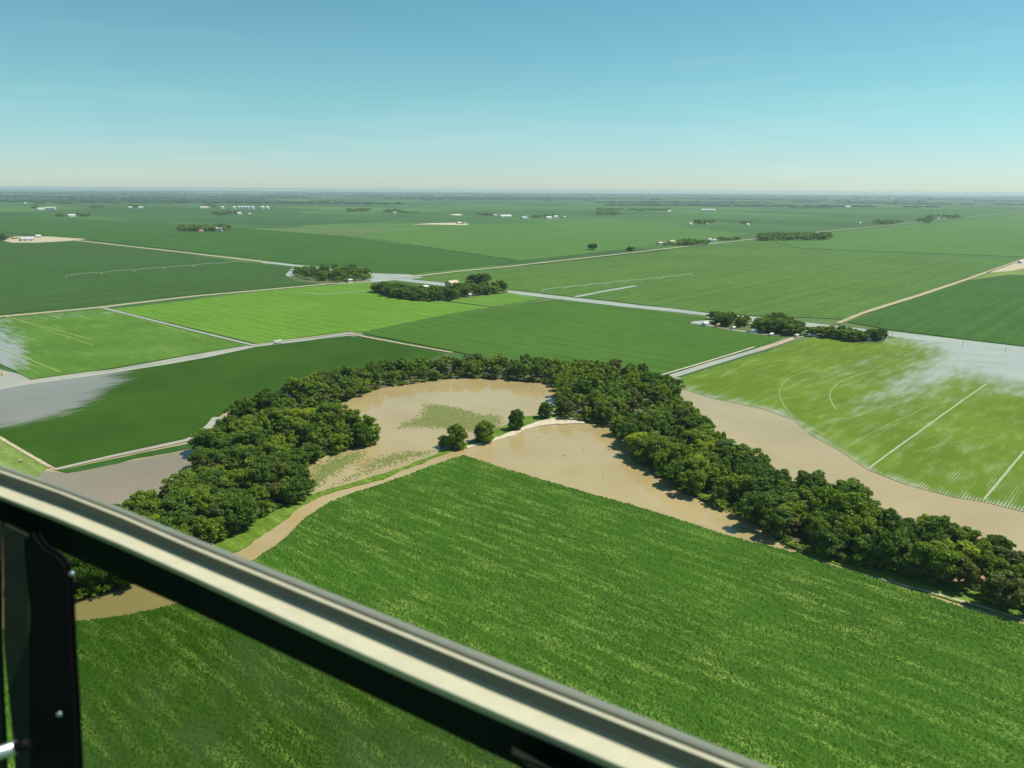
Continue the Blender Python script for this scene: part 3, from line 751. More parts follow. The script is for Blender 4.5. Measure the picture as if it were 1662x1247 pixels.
for x, y, r, h, kind, sec, _ in plan[:NIND]:
    tree(x, y, r, h, kind, KN[kind] + ' tree ' + sec, 'trees of the riverside woods ' + sec)
# the farther rest of the riverside wood as one mass
def mass(name, items, label, cat, mats=(L_dark, L_mid, L_olive), leaves=40, size=.2, lumps=12):
    protos = [crown_arrays(200 + i, H=2.1, lumps=lumps, leaves=leaves, size=size, low=.1) for i in range(3)]
    Vs, Fs, Ts, Ms = [], [], [], []; off = 0
    for i, (x, y, r, h, k) in enumerate(items):
        V, F, T, cs = protos[i % 3]
        a = (i * 1.7) % math.tau; ca, sa = math.cos(a), math.sin(a)
        W = np.stack([(V[:, 0] * ca - V[:, 1] * sa) * r + x, (V[:, 0] * sa + V[:, 1] * ca) * r + y, V[:, 2] * h / 2.1 + .3], 1)
        Vs.append(W); Fs.append(F + off); Ts.append(T); Ms.append(np.full(len(F), k)); off += len(W)
    me = mesh_np(name, np.concatenate(Vs), np.concatenate(Fs), 4)
    a = me.attributes.new('tint', 'FLOAT', 'FACE'); a.data.foreach_set('value', np.concatenate(Ts).astype(np.float32))
    for m in mats: me.materials.append(m)
    me.polygons.foreach_set('material_index', np.concatenate(Ms).astype(np.int32))
    return tag(link(name, me), label, cat, kind='stuff')
rest = [(x, y, r, h, {'dark': 0, 'green': 1}.get(kind, 2)) for x, y, r, h, kind, sec, _ in plan[NIND:]]

for i_, (x, y) in enumerate(poisson([(474, 446), (495, 440), (560, 441), (590, 447), (600, 455), (560, 459), (500, 455)], 15, 5, 4000)):
    rest.append((x, y, rng.uniform(6, 12), rng.uniform(8, 17), (0, 0, 1)[i_ % 3]))
mass('woodland', rest, 'farther trees of the tree arc and the grove left of the flooded crossroads', 'wood', leaves=75, size=.12, lumps=18)
# low undergrowth along the shores and between the trees
ug = []
for px_, n_ in ((WOODL, 420), (WOODR, 420)):
    poly = [G(x, y) for x, y in px_]
    for i in range(len(poly)):
        a = np.array(poly[i]); b_ = np.array(poly[(i + 1) % len(poly)]); L = np.hypot(*(b_ - a))
        for j in range(int(L / 3.2)):
            q = a + (b_ - a) * rng.random() + np.array([rng.uniform(-1.5, 1.5), rng.uniform(-1.5, 1.5)])
            ug.append((q[0], q[1], rng.uniform(1.6, 4.2), rng.uniform(1.8, 5.0), rng.choice([0, 1, 1, 1])))
mass('undergrowth', ug, 'low shrubs along the edges of the woods', 'shrubs', leaves=30, size=.18, lumps=8)
# single trees one can point at
def at(px, py, r, h, kind, label, name='broadleaf_tree', group=None, z=.4):
    x, y = G(px, py, z); return tree(x, y, r, h, kind, label, group, name, z)
at(742, 727, 6.6, 15, 'round', 'round dark tree at the left end of the levee row, by the corn corner')
at(722, 724, 3.2, 7, 'round', 'small dark tree touching the left side of the leftmost levee tree')
at(786, 716, 5.6, 13.5, 'round', 'round tree second from left on the levee')
at(838, 697, 5.2, 13.5, 'round', 'tall tree standing alone mid way along the levee')
at(885, 678, 4.6, 11, 'round', 'small round tree on the levee beside the sand bar')
at(586, 722, 6.8, 14.5, 'round', 'round tree at the tip of the left wood, leaning over the pool')
at(560, 724, 5.5, 12, 'round', 'tree just behind the tip tree of the left wood')
at(1042, 620, 6.0, 16, 'round', 'tall tree where the flooded lane meets the tree belt')
at(1014, 616, 4.0, 10, 'round', 'small round tree left of the lane end')
at(1237, 768, 3.9, 12.0, 'round', 'slender lone tree standing out over the right brown pool')
at(368, 842, 6.5, 12.5, 'green', 'mid green tree at the grassy lower rim of the left wood')
at(352, 858, 6.0, 12, 'dark', 'dark tree at the lower rim of the left wood, nearest the window rail')
at(1372, 888, 6.5, 14, 'green', 'mid green tree at the front rim of the right belt above the track')
at(1345, 872, 6.0, 13, 'dark', 'dark tree at the front rim of the right belt, left of the track start')
at(1278, 868, 5.0, 10.5, 'dead', 'bare brown tree in the right belt near the river edge')
at(1240, 852, 4.0, 8, 'green', 'small round bush like tree on the grassy river edge')
at(480, 815, 6.0, 12, 'dark', 'dark round tree where the levee meets the wood')
at(405, 845, 5.5, 10.5, 'olive', 'grey green tree at the lower edge of the left wood')
at(1313, 815, 7.0, 15.5, 'dark', 'broad dark tree at the upper rim of the right belt')
at(1378, 828, 6.5, 15, 'green', 'broad tree on the pool side of the right belt')
at(1520, 897, 7.5, 16, 'dark', 'broad crowned tree low on the right, against the pool')
at(1630, 985, 7.5, 14, 'olive', 'olive tree at the right edge casting a dark shadow on the corn')
at(962, 405.5, 14, 16, 'dark', 'lone tree in the distant fields, the bigger of two')
at(1023, 409.5, 8, 14, 'dark', 'small lone tree beside the long tan road')
# farm groves
def grove(px, sp, r, h, kinds, label, seed, name='broadleaf_tree'):
    for i, (x, y) in enumerate(poisson(px, sp, seed, 4000)):
        k = kinds[(i * 7 + seed) % len(kinds)]
        rr = rng.uniform(*r)
        tree(x, y, rr, rng.uniform(*h), k, KN.get(k, 'dark') + ' tree ' + label, 'trees ' + label, name, .6)
grove([(605, 474), (625, 473), (680, 480), (738, 481), (738, 488), (690, 490), (640, 484)], 10, (5, 8.5), (9, 16), ['dark', 'green', 'dark'], 'in the windbreak left of the farm', 6)
grove([(735, 473), (780, 474), (815, 470), (822, 473), (800, 478), (770, 482), (735, 485)], 14, (6, 9), (11, 16), ['dark', 'green'], 'in the farmyard right of the windbreak', 7)
grove([(1160, 519), (1185, 521), (1214, 529), (1205, 533), (1180, 531), (1163, 526)], 10, (5, 7.5), (9, 13), ['dark', 'green'], 'in the left farm group beside the flooded road', 8)
grove([(1228, 533), (1262, 532), (1300, 541), (1290, 546), (1255, 543), (1230, 540)], 10, (6, 9), (11, 16), ['dark', 'green'], 'in the middle farm group beside the flooded road', 9)
grove([(1315, 545), (1345, 545), (1400, 552), (1432, 550), (1432, 554), (1395, 556), (1345, 549)], 9, (5, 7.5), (9, 12.5), ['dark', 'green'], 'in the right tree row beside the flooded road', 10)
at(778, 466, 15, 22, 'dark', 'tallest tree of the farmyard, standing behind the others')
at(814, 473, 6, 17, 'cone', 'dark conical evergreen at the right end of the farm', 'conifer_tree')
at(1262, 530, 9, 17, 'dark', 'tallest broad tree of the middle farm group')
def far_grove(px, r, h, n, label, seed, name='shelterbelt', mats=(L_dark, L_mid)):
    g = random.Random(seed)
    poly = [G(x, y) for x, y in px]; P = np.array(poly); it = []
    k = 0
    while len(it) < n and k < n * 60:
        k += 1
        x = g.uniform(P[:, 0].min(), P[:, 0].max()); y = g.uniform(P[:, 1].min(), P[:, 1].max())
        if inside(np.array([x]), np.array([y]), poly)[0]: it.append((x, y, g.uniform(*r), g.uniform(*h), g.choice([0, 0, 1])))
    if it: mass(name, it, label, 'trees', mats=mats, leaves=14, size=.32, lumps=9)
def box(x0, x1, y0, y1): return [(x0, y1), (x1, y1), (x1, y0), (x0, y0)]
for i, (x0, x1, y0, y1, r, h, n, lb) in enumerate([
    (291, 372, 371, 376, (12, 20), (13, 19), 60, 'dense grove around white bins in the left distance'),
    (1232, 1348, 385, 391, (10, 16), (12, 19), 110, 'long dense shelterbelt beside the tan road'),
    (348, 386, 346, 349.5, (16, 24), (14, 20), 26, 'grove beside the distant grain elevator'),
    (0, 14, 385, 391, (10, 15), (11, 15), 9, 'trees at the left edge beside the grey shed'),
    (93, 103, 351, 353, (14, 20), (13, 18), 6, 'small clump left of the white roofed barn'),
    (126, 143, 350, 352.5, (14, 20), (13, 18), 9, 'small clump right of the white roofed barn'),
    (49, 60, 337, 339, (20, 30), (16, 20), 6, 'clump left of the distant row of bins'),
    (153, 173, 336, 338, (20, 28), (15, 20), 10, 'small grove far to the left'),
    (173, 193, 328, 331, (24, 34), (16, 22), 14, 'farther grove of two rows at the left'),
    (210, 225, 335, 338, (20, 28), (16, 20), 8, 'grove between two white sheds'),
    (228, 283, 329, 331.5, (20, 30), (13, 18), 26, 'thin tree line in the left distance'),
    (57, 120, 330, 331.5, (18, 26), (12, 16), 22, 'long thin hedge at the far left'),
    (330, 350, 333, 337, (20, 28), (15, 20), 8, 'clump by the far pink shed'),
    (566, 604, 341.5, 344, (16, 24), (13, 18), 26, 'oblong shelterbelt above the crossroads'),
    (624, 654, 343, 346, (16, 24), (13, 18), 18, 'grove around a small distant farm'),
    (654, 680, 345, 346, (12, 16), (7, 9), 14, 'low hedge right of the small farm'),
    (610, 640, 331.5, 332.5, (20, 26), (13, 18), 10, 'two far clumps above the crossroads'),
    (776, 806, 348, 350.5, (14, 20), (11, 16), 16, 'trees at the left end of the distant farm row'),
    (862, 900, 351, 354.5, (14, 20), (11, 16), 12, 'trees inside the distant farm row'),
    (968, 1006, 346.5, 350.5, (14, 20), (13, 17), 22, 'oval grove right of the farm row'),
    (968, 1086, 340.5, 343, (16, 22), (13, 17), 60, 'long straight shelterbelt in the centre distance'),
    (1128, 1162, 361, 364.5, (12, 18), (12, 16), 18, 'grove with a white house in the centre right distance'),
    (1205, 1222, 363, 365.5, (10, 14), (11, 14), 5, 'two small clumps right of that grove'),
    (1100, 1150, 395, 399.5, (8, 12), (11, 16), 36, 'tree row on the far side of the tan road'),
    (1078, 1102, 397, 399.5, (5, 7), (4, 6), 14, 'low scrub at the left end of that tree row'),
    (1166, 1196, 389, 392, (8, 11), (9, 12), 9, 'scattered trees along the tan road'),
    (1418, 1460, 361, 365, (12, 18), (12, 16), 24, 'grove at the bend of the tan road'),
    (1490, 1512, 359, 363, (12, 18), (13, 18), 12, 'round clumps below the right horizon road'),
    (1502, 1558, 352.5, 356, (12, 18), (12, 17), 34, 'farm shelterbelt at the far right'),
    (1280, 1350, 337.5, 339.5, (16, 22), (11, 15), 30, 'flat tree line below the right horizon'),
    (1470, 1490, 336, 338, (16, 24), (13, 17), 8, 'small far clump at the right'),
    (500, 560, 327, 329, (24, 30), (13, 18), 20, 'far tree line left of centre')]):
    y0 -= 0; far_grove(box(x0, x1, y0, y1), r, h, n, lb, 40 + i)

# wooded river country near the horizon: one mass of low lumps
def far_woods():
    g = np.random.default_rng(21)
    pts = []
    for k in range(26000):
        d = 8200 + 30000 * g.random() ** 1.4
        x = g.uniform(-.85, .85) * d
        y = d
        lim = .66 - .12 * math.sin(min(1, (d - 8200) / 3500) * math.pi / 2)
        if d < 11500 and x > -d * .9: lim = .55
        nz = float(vnoise(x / 2200, y / 1300, 31)) * .6 + float(vnoise(x / 600, y / 350, 32)) * .4
        if nz > lim: pts.append((x, y, g.uniform(35, 90), g.uniform(11, 20)))
    n = len(pts); A = np.array(pts)
    V = ICO_V[None] * np.stack([A[:, 2], A[:, 2] * .8, A[:, 3]], 1)[:, None, :] * (.75 + .5 * g.random((n, len(ICO_V), 1)))
    V += np.stack([A[:, 0], A[:, 1], A[:, 3] * 0 + 1], 1)[:, None, :]
    F = ICO_F[None] + (np.arange(n) * len(ICO_V))[:, None, None]
    me = mesh_np('distant_woods', V.reshape(-1, 3), F.reshape(-1, 3), 3)
    t = me.attributes.new('tint', 'FLOAT', 'FACE'); t.data.foreach_set('value', g.random(len(F) * len(ICO_F)).astype(np.float32))
    tag(link('distant_woods', me, leaf_mat('far_leaves', (.045, .095, .050))), 'belt of far blue green woods along the horizon', 'wood', kind='stuff')
far_woods()

# ------------------------------------------------------------------ buildings
W_white = plain('white_siding', (.62, .61, .57), .6, var=.05)
W_tan = plain('tan_metal', (.52, .42, .28), .6, var=.08)
W_grey = plain('grey_metal_roof', (.45, .47, .48), .45, var=.08)
W_rust = plain('rust_brown_roof', (.42, .24, .13), .7, var=.12)
W_galv = plain('galvanised_steel', (.66, .68, .68), .4, metal=.4, var=.05)
W_dark = plain('dark_opening', (.05, .05, .05), .6)
def bmobj(name, bm, mat, parent):
    me = bpy.data.meshes.new(name); bm.to_mesh(me); bm.free(); return link(name, me, mat, parent)
def shed(px, py, L, W, H, wall, roof, label, cat='shed', name='shed', rz=None, z=.8, doors=True):
    """gabled building: walls, roof with eaves, door and windows"""
    x, y = G(px, py, z)
    root = empty(name, (x, y, z), A_U if rz is None else rz); tag(root, label, cat)
    rise = W * .22
    bm = bmesh.new()
    a, b = L / 2, W / 2
    v = [bm.verts.new(p) for p in ((-a, -b, -.6), (a, -b, -.6), (a, b, -.6), (-a, b, -.6), (-a, -b, H), (a, -b, H), (a, b, H), (-a, b, H), (-a, 0, H + rise), (a, 0, H + rise))]
    for f in ((0, 1, 5, 4), (2, 3, 7, 6), (1, 2, 6, 9, 5), (3, 0, 4, 8, 7), (4, 5, 9, 8), (6, 7, 8, 9)): bm.faces.new([v[i] for i in f])
    bmobj('wall', bm, wall, root)
    bm = bmesh.new(); e = .6; t = .25
    sl_ = rise / b
    pr = [(-(b + e), H - e * sl_ + .05), (0, H + rise + .05), (b + e, H - e * sl_ + .05), (b + e, H - e * sl_ + .05 + t), (0, H + rise + .05 + t), (-(b + e), H - e * sl_ + .05 + t)]
    r1 = [bm.verts.new((-a - e, p, q)) for p, q in pr]; r2 = [bm.verts.new((a + e, p, q)) for p, q in pr]
    for i in range(6): bm.faces.new((r1[i], r1[(i + 1) % 6], r2[(i + 1) % 6], r2[i]))
    bm.faces.new((r1[0], r1[1], r1[4], r1[5])); bm.faces.new((r1[1], r1[2], r1[3], r1[4]))
    bm.faces.new((r2[0], r2[5], r2[4], r2[1])); bm.faces.new((r2[1], r2[4], r2[3], r2[2]))
    bmesh.ops.recalc_face_normals(bm, faces=bm.faces[:])
    bmobj('roof', bm, roof, root)
    if doors:
        for s in (-1, 1):
            bm = bmesh.new(); bmesh.ops.create_cube(bm, size=1, matrix=Matrix.Translation((s * L * .22 if L > 9 else s * L * .2, -b - .03, H * .42)) @ Matrix.Diagonal((min(3.6, L * .22), .12, H * .8, 1)))
            bmobj('door' if s < 0 else 'window', bm, W_dark, root)
            if s > 0: root.children[-1].scale = (1, 1, .6)
    return root
def binn(px, py, r, h, label, group=None, z=.8):
    x, y = G(px, py, z); root = empty('grain_bin', (x, y, z)); tag(root, label, 'grain bin', group)
    bm = bmesh.new()
    k = 20
    lv = [(-.6, r), (h, r), (h, r * 1.03), (h + .15, r * 1.03)]
    rings = [[bm.verts.new((rr * math.cos(i * math.tau / k), rr * math.sin(i * math.tau / k), zz)) for i in range(k)] for zz, rr in lv]
    for a, b in zip(rings, rings[1:]):
        for i in range(k): bm.faces.new((a[i], a[(i + 1) % k], b[(i + 1) % k], b[i]))
    bmobj('wall', bm, W_galv, root)
    bm = bmesh.new(); lv = [(h + .16, r * 1.05), (h + r * .5, r * .16), (h + r * .55, r * .16)]
    rings = [[bm.verts.new((rr * math.cos(i * math.tau / k), rr * math.sin(i * math.tau / k), zz)) for i in range(k)] for zz, rr in lv]
    for a, b in zip(rings, rings[1:]):
        for i in range(k): bm.faces.new((a[i], a[(i + 1) % k], b[(i + 1) % k], b[i]))
    bm.faces.new(rings[-1]); bmobj('roof', bm, W_white, root)
shed(44, 391, 34, 18, 6, W_grey, W_grey, 'large grey metal shed at the left edge')
shed(62, 385.5, 14, 12, 5, W_white, W_white, 'small white shed behind the large grey shed')
shed(24, 388, 14, 9, 3.5, W_rust, W_rust, 'rust brown shed between trees and grey shed')
shed(66, 341, 42, 24, 9, W_white, W_white, 'white barn left of the distant bins')
for i, x in enumerate((75, 79, 83.5, 88)): binn(x, 340.5, 11, 13, 'white grain bin in the far left row', 'far left row of bins')
shed(116, 352, 36, 22, 8, W_white, W_white, 'white roofed barn between two tree clumps')
shed(326, 376.5, 15, 12, 4.5, W_tan, W_rust, 'pinkish farmhouse in front of the left grove', 'house', 'farmhouse')
binn(352, 375.5, 6.5, 10, 'left one of two white bins in the left grove')
binn(359, 375.5, 6.5, 10, 'right one of two white bins in the left grove')
shed(211, 338, 30, 18, 8, W_white, W_white, 'white house left of a far clump', 'house', 'farmhouse')
shed(228, 338, 34, 18, 7, W_white, W_white, 'white shed right of a far clump')
shed(331, 338.5, 70, 24, 9, W_tan, W_white, 'long pinkish shed in the far left')
shed(41, 331, 22, 18, 8, W_white, W_white, 'tiny white house far left', 'house', 'farmhouse')
for i, (x, r, h) in enumerate(((361, 14, 14), (380, 14, 14), (388, 13, 16), (393, 13, 16), (398, 13, 16), (403, 13, 16), (410, 15, 15), (426, 17, 14), (434, 17, 14))): binn(x, 339.5, r, h, 'white storage tank of the distant grain elevator', 'tanks of the grain elevator')
shed(388, 348.5, 26, 20, 9, W_white, W_white, 'white farmhouse with steep roof by the elevator grove', 'house', 'farmhouse')
shed(405, 348, 20, 10, 4, W_tan, W_white, 'low pale shed right of the elevator farmhouse')
shed(745, 363.5, 24, 14, 5, W_tan, W_white, 'small shed on the bare dirt strip, left one')
shed(753, 363.5, 14, 12, 5, W_grey, W_rust, 'small shed on the bare dirt strip, right one')
slab('dirt_yard', [(668, 364.5), (700, 362.5), (752, 361.5), (762, 364), (755, 365.5), (700, 364.5)], .85, M_sand, 'pale bare dirt strip before the farm sheds', 'dirt', 'structure')
slab('dirt_yard', [(728, 348.5), (745, 347), (752, 349.5), (740, 350)], .9, M_sand, 'pale feed yard in the distance', 'dirt', 'structure')
for i, (x, y, L, W_, H_, wl, rf) in enumerate(((820, 352, 90, 22, 6, W_white, W_white), (803, 350.5, 30, 16, 6, W_grey, W_grey), (850, 355, 46, 20, 6, W_grey, W_grey), (858, 353, 26, 16, 6, W_white, W_white), (890, 355, 44, 20, 7, W_white, W_white), (901, 353, 34, 18, 6, W_white, W_white), (915, 353.5, 20, 14, 5, W_tan, W_tan), (640, 346.5, 22, 14, 6, W_white, W_white), (1120, 364.5, 22, 12, 5, W_white, W_white), (1147, 365, 10, 9, 6, W_white, W_white), (1213, 366, 26, 12, 5, W_white, W_white), (1395, 363, 24, 10, 4, W_white, W_white), (1447, 364, 16, 12, 5, W_white, W_white), (1521, 356.5, 22, 14, 7, W_white, W_white), (1531, 356, 18, 12, 6, W_grey, W_white), (1375, 336.5, 120, 26, 7, W_white, W_white), (1085, 343.5, 50, 16, 4, W_white, W_white))):
    lab = ['long white shed at the left of the distant farm row', 'grey shed at the left end of the farm row', 'grey roofed barn in the farm row', 'small white shed behind the grey barn', 'broad white shed in the farm row', 'white shed right in the farm row', 'tan shed at the right end of the farm row', 'white house in the small grove', 'low white shed left of the far grove', 'tiny white house among the far grove', 'white shed beside two small clumps', 'low white shed left of the road bend grove', 'white shed at the road bend', 'white farmhouse in the far right shelterbelt', 'grey walled house in the far right shelterbelt', 'very long white shed below the right horizon', 'pale low shed at the end of the long shelterbelt'][i]
    shed(x, y, L, W_, H_, wl, rf, lab, z=.85)
for i in range(5): binn(1140 + i * 4.6, 344, 14, 15, 'silver grain bin in the row of five', 'row of five grain bins')
shed(1071, 396.5, 22, 10, 4, W_tan, W_tan, 'low tan shed at the start of the roadside farm', z=.9)
shed(1090, 394, 26, 11, 4, W_tan, W_tan, 'longer tan shed at the roadside farm', z=.9)
binn(1152, 393.5, 7, 9, 'silver bin with peaked roof at the roadside farm, left one')
binn(1159, 393, 6, 7, 'silver bin at the roadside farm, right one')
# near farms
shed(497, 444.5, 14, 9, 5, W_white, W_white, 'white house hidden in the grove left of the crossroads', 'house', 'farmhouse', z=1)
shed(546, 453.5, 20, 9, 4, W_tan, W_rust, 'rust roofed shed at the front of the grove', z=1)
shed(568, 457.5, 7, 5, 3.5, W_white, W_white, 'small white hut right of the rust roofed shed', z=1)
shed(690, 471.5, 8, 7, 6, W_white, W_white, 'narrow white shed left in the farmyard', z=1.2)
shed(710, 472, 16, 8, 4.5, W_white, W_rust, 'white shed with rust brown roof in the farmyard', z=1.2)
shed(734, 467, 18, 14, 8, W_tan, W_tan, 'large tan barn rising over the windbreak', 'barn', 'barn', z=1.2)
shed(744, 470.5, 12, 9, 5, W_grey, W_grey, 'grey shed beside the large tan barn', z=1.2)
shed(789, 476.5, 11, 9, 4.5, W_white, W_grey, 'white farmhouse with grey roof at the right of the farmyard', 'house', 'farmhouse', z=1.2)
shed(762, 481, 4, 3.5, 2.8, W_white, W_white, 'tiny white hut under the farmyard trees', z=1.2)
shed(1144, 528.5, 12, 5, 2.8, W_white, W_white, 'low white shed on the flooded yard, leftmost', z=.8, rz=A_U + .2)
shed(1165, 529.5, 6, 3, 2, W_tan, W_rust, 'small brown hut left of the farm trees', z=.8)
shed(1190, 534, 5, 3, 2, W_white, W_white, 'tiny white hut under the left farm trees', z=.8)
shed(1268, 536, 14, 9, 5.5, W_white, W_grey, 'white farmhouse between the middle farm trees', 'house', 'farmhouse', z=.8)
shed(1251, 545, 7, 2.6, 2, W_white, W_white, 'low white hut before the middle farm trees', z=.8)
shed(1355, 546, 12, 7, 4, W_white, W_grey, 'white house behind the right tree row', 'house', 'farmhouse', z=.8)
shed(1411, 553, 5, 3, 3.4, W_white, W_white, 'tiny white hut at the end of the right tree row', z=.8)
shed(1656, 427, 22, 8, 3.5, W_white, W_white, 'long white shed on the bare yard at the right edge', z=.9)
slab('dirt_yard', [(1600, 443), (1640, 429), (1700, 412), (1720, 425), (1640, 440)], .8, M_tan, 'bare yard at the right edge', 'dirt', 'structure')
slab('dirt_yard', [(5, 391), (22, 384), (80, 384), (140, 388), (110, 391), (60, 394), (20, 394)], .9, M_tan, 'bare yard round the grey shed', 'dirt', 'structure')

# ------------------------------------------------------------------ trailers, poles, pivots
def trailer(px, py, L, label, rz):
    x, y = G(px, py, .7); root = empty('trailer', (x, y, .7), rz); tag(root, label, 'trailer')
    bm = bmesh.new(); bmesh.ops.create_cube(bm, size=1, matrix=Matrix.Translation((0, 0, 2.0)) @ Matrix.Diagonal((L, 2.5, 2.4, 1)))
    bmesh.ops.bevel(bm, geom=bm.edges[:], offset=.15, segments=2, affect='EDGES'); bmobj('body', bm, W_white, root)
    bm = bmesh.new(); bmesh.ops.create_cube(bm, size=1, matrix=Matrix.Translation((0, 0, .72)) @ Matrix.Diagonal((L * .95, 1.2, .16, 1))); bmobj('chassis', bm, W_dark, root)
    for s in (-1, 1):
        for q in (-.3, -.18, .3):
            bm = bmesh.new(); bmesh.ops.create_cone(bm, cap_ends=True, segments=16, radius1=.5, radius2=.5, depth=.3, matrix=Matrix.Translation((q * L, s * 1.0, .5)) @ Matrix.Rotation(math.pi / 2, 4, 'X')); bmobj('wheel', bm, W_dark, root)
trailer(451, 557.5, 9, 'long white trailer parked beside the flooded lane', A_U)
trailer(1293, 547.5, 7, 'white trailer parked at the end of the brown lane', A_U)
M_pole = plain('weathered_pole', (.28, .22, .17), .9)
def pole(px, py, h, label, z=.5):
    x, y = G(px, py, z); root = empty('utility_pole', (x, y, z), A_V + math.pi / 2); tag(root, label, 'utility pole', 'utility poles')
    bm = bmesh.new(); bmesh.ops.create_cone(bm, cap_ends=True, segments=8, radius1=.2, radius2=.13, depth=h, matrix=Matrix.Translation((0, 0, h / 2 - .3))); bmobj('pole', bm, M_pole, root)
    bm = bmesh.new(); bmesh.ops.create_cube(bm, size=1, matrix=Matrix.Translation((0, 0, h - 1)) @ Matrix.Diagonal((2.4, .16, .18, 1))); bmobj('crossarm', bm, M_pole, root)
for px, py, h, lb in ((247, 488.5, 9, 'left pole beside the dirt road under the big dark field'), (322, 480.5, 10, 'right pole beside the dirt road under the big dark field'), (475, 464, 8, 'pole beside the dirt road just left of the grove'), (280, 407, 10, 'left one of two poles on the distant road'), (289, 408.5, 10, 'right one of two poles on the distant road'), (1447, 552, 9, 'pole in the water right of the tree row'), (1562, 562, 9, 'pole standing in the flooded roadside'), (1632, 570, 5, 'short stub pole near the right edge')):
    pole(px, py, h, 'wooden utility ' + lb)
def pivot(a, b, n, label, bow=0.0):
    A = np.array(G(*a, 3.5)); B = np.array(G(*b, 3.5)); root = empty('pivot_sprinkler', (A[0], A[1], .7)); tag(root, label, 'irrigation pivot')
    D = B - A; L = float(np.hypot(*D)); d = D / L; nr = np.array([-d[1], d[0]])
    bm = bmesh.new()
    def bar(p, q, r):
        p = Vector(p); q = Vector(q); v = q - p
        bmesh.ops.create_cone(bm, cap_ends=True, segments=6, radius1=r, radius2=r, depth=v.length, matrix=Matrix.Translation((p + q) / 2) @ v.to_track_quat('Z', 'Y').to_matrix().to_4x4())
    sp = L / n
    for i in range(n):
        pr = None
        for j in range(7):
            t = j / 6; s_ = (i + t) * sp; z = 3.3 + 1.3 * math.sin(t * math.pi)
            p = (*(d * s_), z)
            if pr: bar(pr, p, .12); bar((pr[0], pr[1], pr[2] - .9), (p[0], p[1], p[2] - .9), .06); bar(p, (p[0], p[1], p[2] - .9), .05)
            pr = p
    bmobj('pipe_span', bm, W_galv, root)
    for i in range(n + 1):
        bm = bmesh.new(); c = d * (i * sp)
        for s in (-1, 1): bar((*c, 3.3), (*(c + d * s * 1.8), 0), .12)
        bar((*(c - d * 1.8), .5), (*(c + d * 1.8), .5), .1)
        for s in (-1, 1): bmesh.ops.create_cone(bm, cap_ends=True, segments=10, radius1=.6, radius2=.6, depth=.35, matrix=Matrix.Translation((*(c + d * s * 1.8), 0)) @ Matrix.Rotation(math.pi / 2, 4, 'X'))
        bmobj('wheel_tower', bm, W_galv, root)
pivot((107, 447.5), (400, 424), 6, 'long wheeled irrigation pipe across the big dark field')
pivot((880, 471), (1125, 445.5), 8, 'long wheeled irrigation pipe beyond the crossroads')
pivot((565, 376.5), (690, 372), 6, 'faint wheeled irrigation pipe in the distant field')
pivot((270, 388.5), (348, 395), 6, 'far wheeled irrigation pipe above the left road')
# small yellow pump at the left edge and a bale in the meadow
x, y = G(4, 609, .3); root = empty('irrigation_pump', (x, y, .3)); tag(root, 'small yellow pump standing in grey water at the left edge', 'pump')
M_yel = plain('yellow_paint', (.75, .55, .12), .5)
bm = bmesh.new(); bmesh.ops.create_cube(bm, size=1, matrix=Matrix.Translation((0, 0, 1)) @ Matrix.Diagonal((2.0, 1.2, 1.4, 1))); bmesh.ops.bevel(bm, geom=bm.edges[:], offset=.15, segments=2, affect='EDGES'); bmobj('body', bm, M_yel, root)
bm = bmesh.new(); bmesh.ops.create_cone(bm, cap_ends=True, segments=12, radius1=.3, radius2=.25, depth=2.4, matrix=Matrix.Translation((.2, 0, 2.6))); bmobj('stand_pipe', bm, M_yel, root)
x, y = G(34, 750, .4); root = empty('hay_bale', (x, y, .4), .5); tag(root, 'small tan bale lying in the lower left meadow', 'bale')
bm = bmesh.new(); bmesh.ops.create_cone(bm, cap_ends=True, segments=20, radius1=.75, radius2=.75, depth=1.5, matrix=Matrix.Translation((0, 0, .72)) @ Matrix.Rotation(math.pi / 2, 4, 'Y')); bmesh.ops.bevel(bm, geom=[e for e in bm.edges if e.is_manifold and e.calc_face_angle(0) > 1], offset=.08, segments=2, affect='EDGES')
bmobj('straw_roll', bm, M_tan, root)
bm = bmesh.new()
for s in (-.4, 0, .4): bmesh.ops.create_cone(bm, cap_ends=False, segments=20, radius1=.765, radius2=.765, depth=.05, matrix=Matrix.Translation((s, 0, .72)) @ Matrix.Rotation(math.pi / 2, 4, 'Y'))
bmobj('twine', bm, M_dirt, root)
# driftwood floating in the lower pool
M_drift = plain('driftwood', (.09, .07, .05), .9)
for i, (px, py) in enumerate(((914, 740), (876, 711), (932, 694), (968, 720), (985, 731), (915, 702), (987, 729), (980, 775), (945, 730))):
    bm = bmesh.new(); L = rng.uniform(.8, 2.4)
    pts = [Vector((t * L, .25 * math.sin(t * 3 + i), .05)) for t in (0, .33, .66, 1)]
    for a, b in zip(pts, pts[1:]):
        v = b - a; bmesh.ops.create_cone(bm, cap_ends=True, segments=6, radius1=.13, radius2=.09, depth=v.length, matrix=Matrix.Translation((a + b) / 2) @ v.to_track_quat('Z', 'Y').to_matrix().to_4x4())
    a = pts[1]; b = a + Vector((.4, .5, .25)); v = b - a
    bmesh.ops.create_cone(bm, cap_ends=True, segments=5, radius1=.07, radius2=.03, depth=v.length, matrix=Matrix.Translation((a + b) / 2) @ v.to_track_quat('Z', 'Y').to_matrix().to_4x4())
    me = bpy.data.meshes.new('driftwood'); bm.to_mesh(me); bm.free()
    o = link('driftwood', me, M_drift); o.location = (*G(px, py), .14); o.rotation_euler = (0, 0, rng.random() * 6)
    tag(o, 'dark scrap of driftwood floating in the brown pool beside the corn', 'driftwood', 'driftwood in the pool')

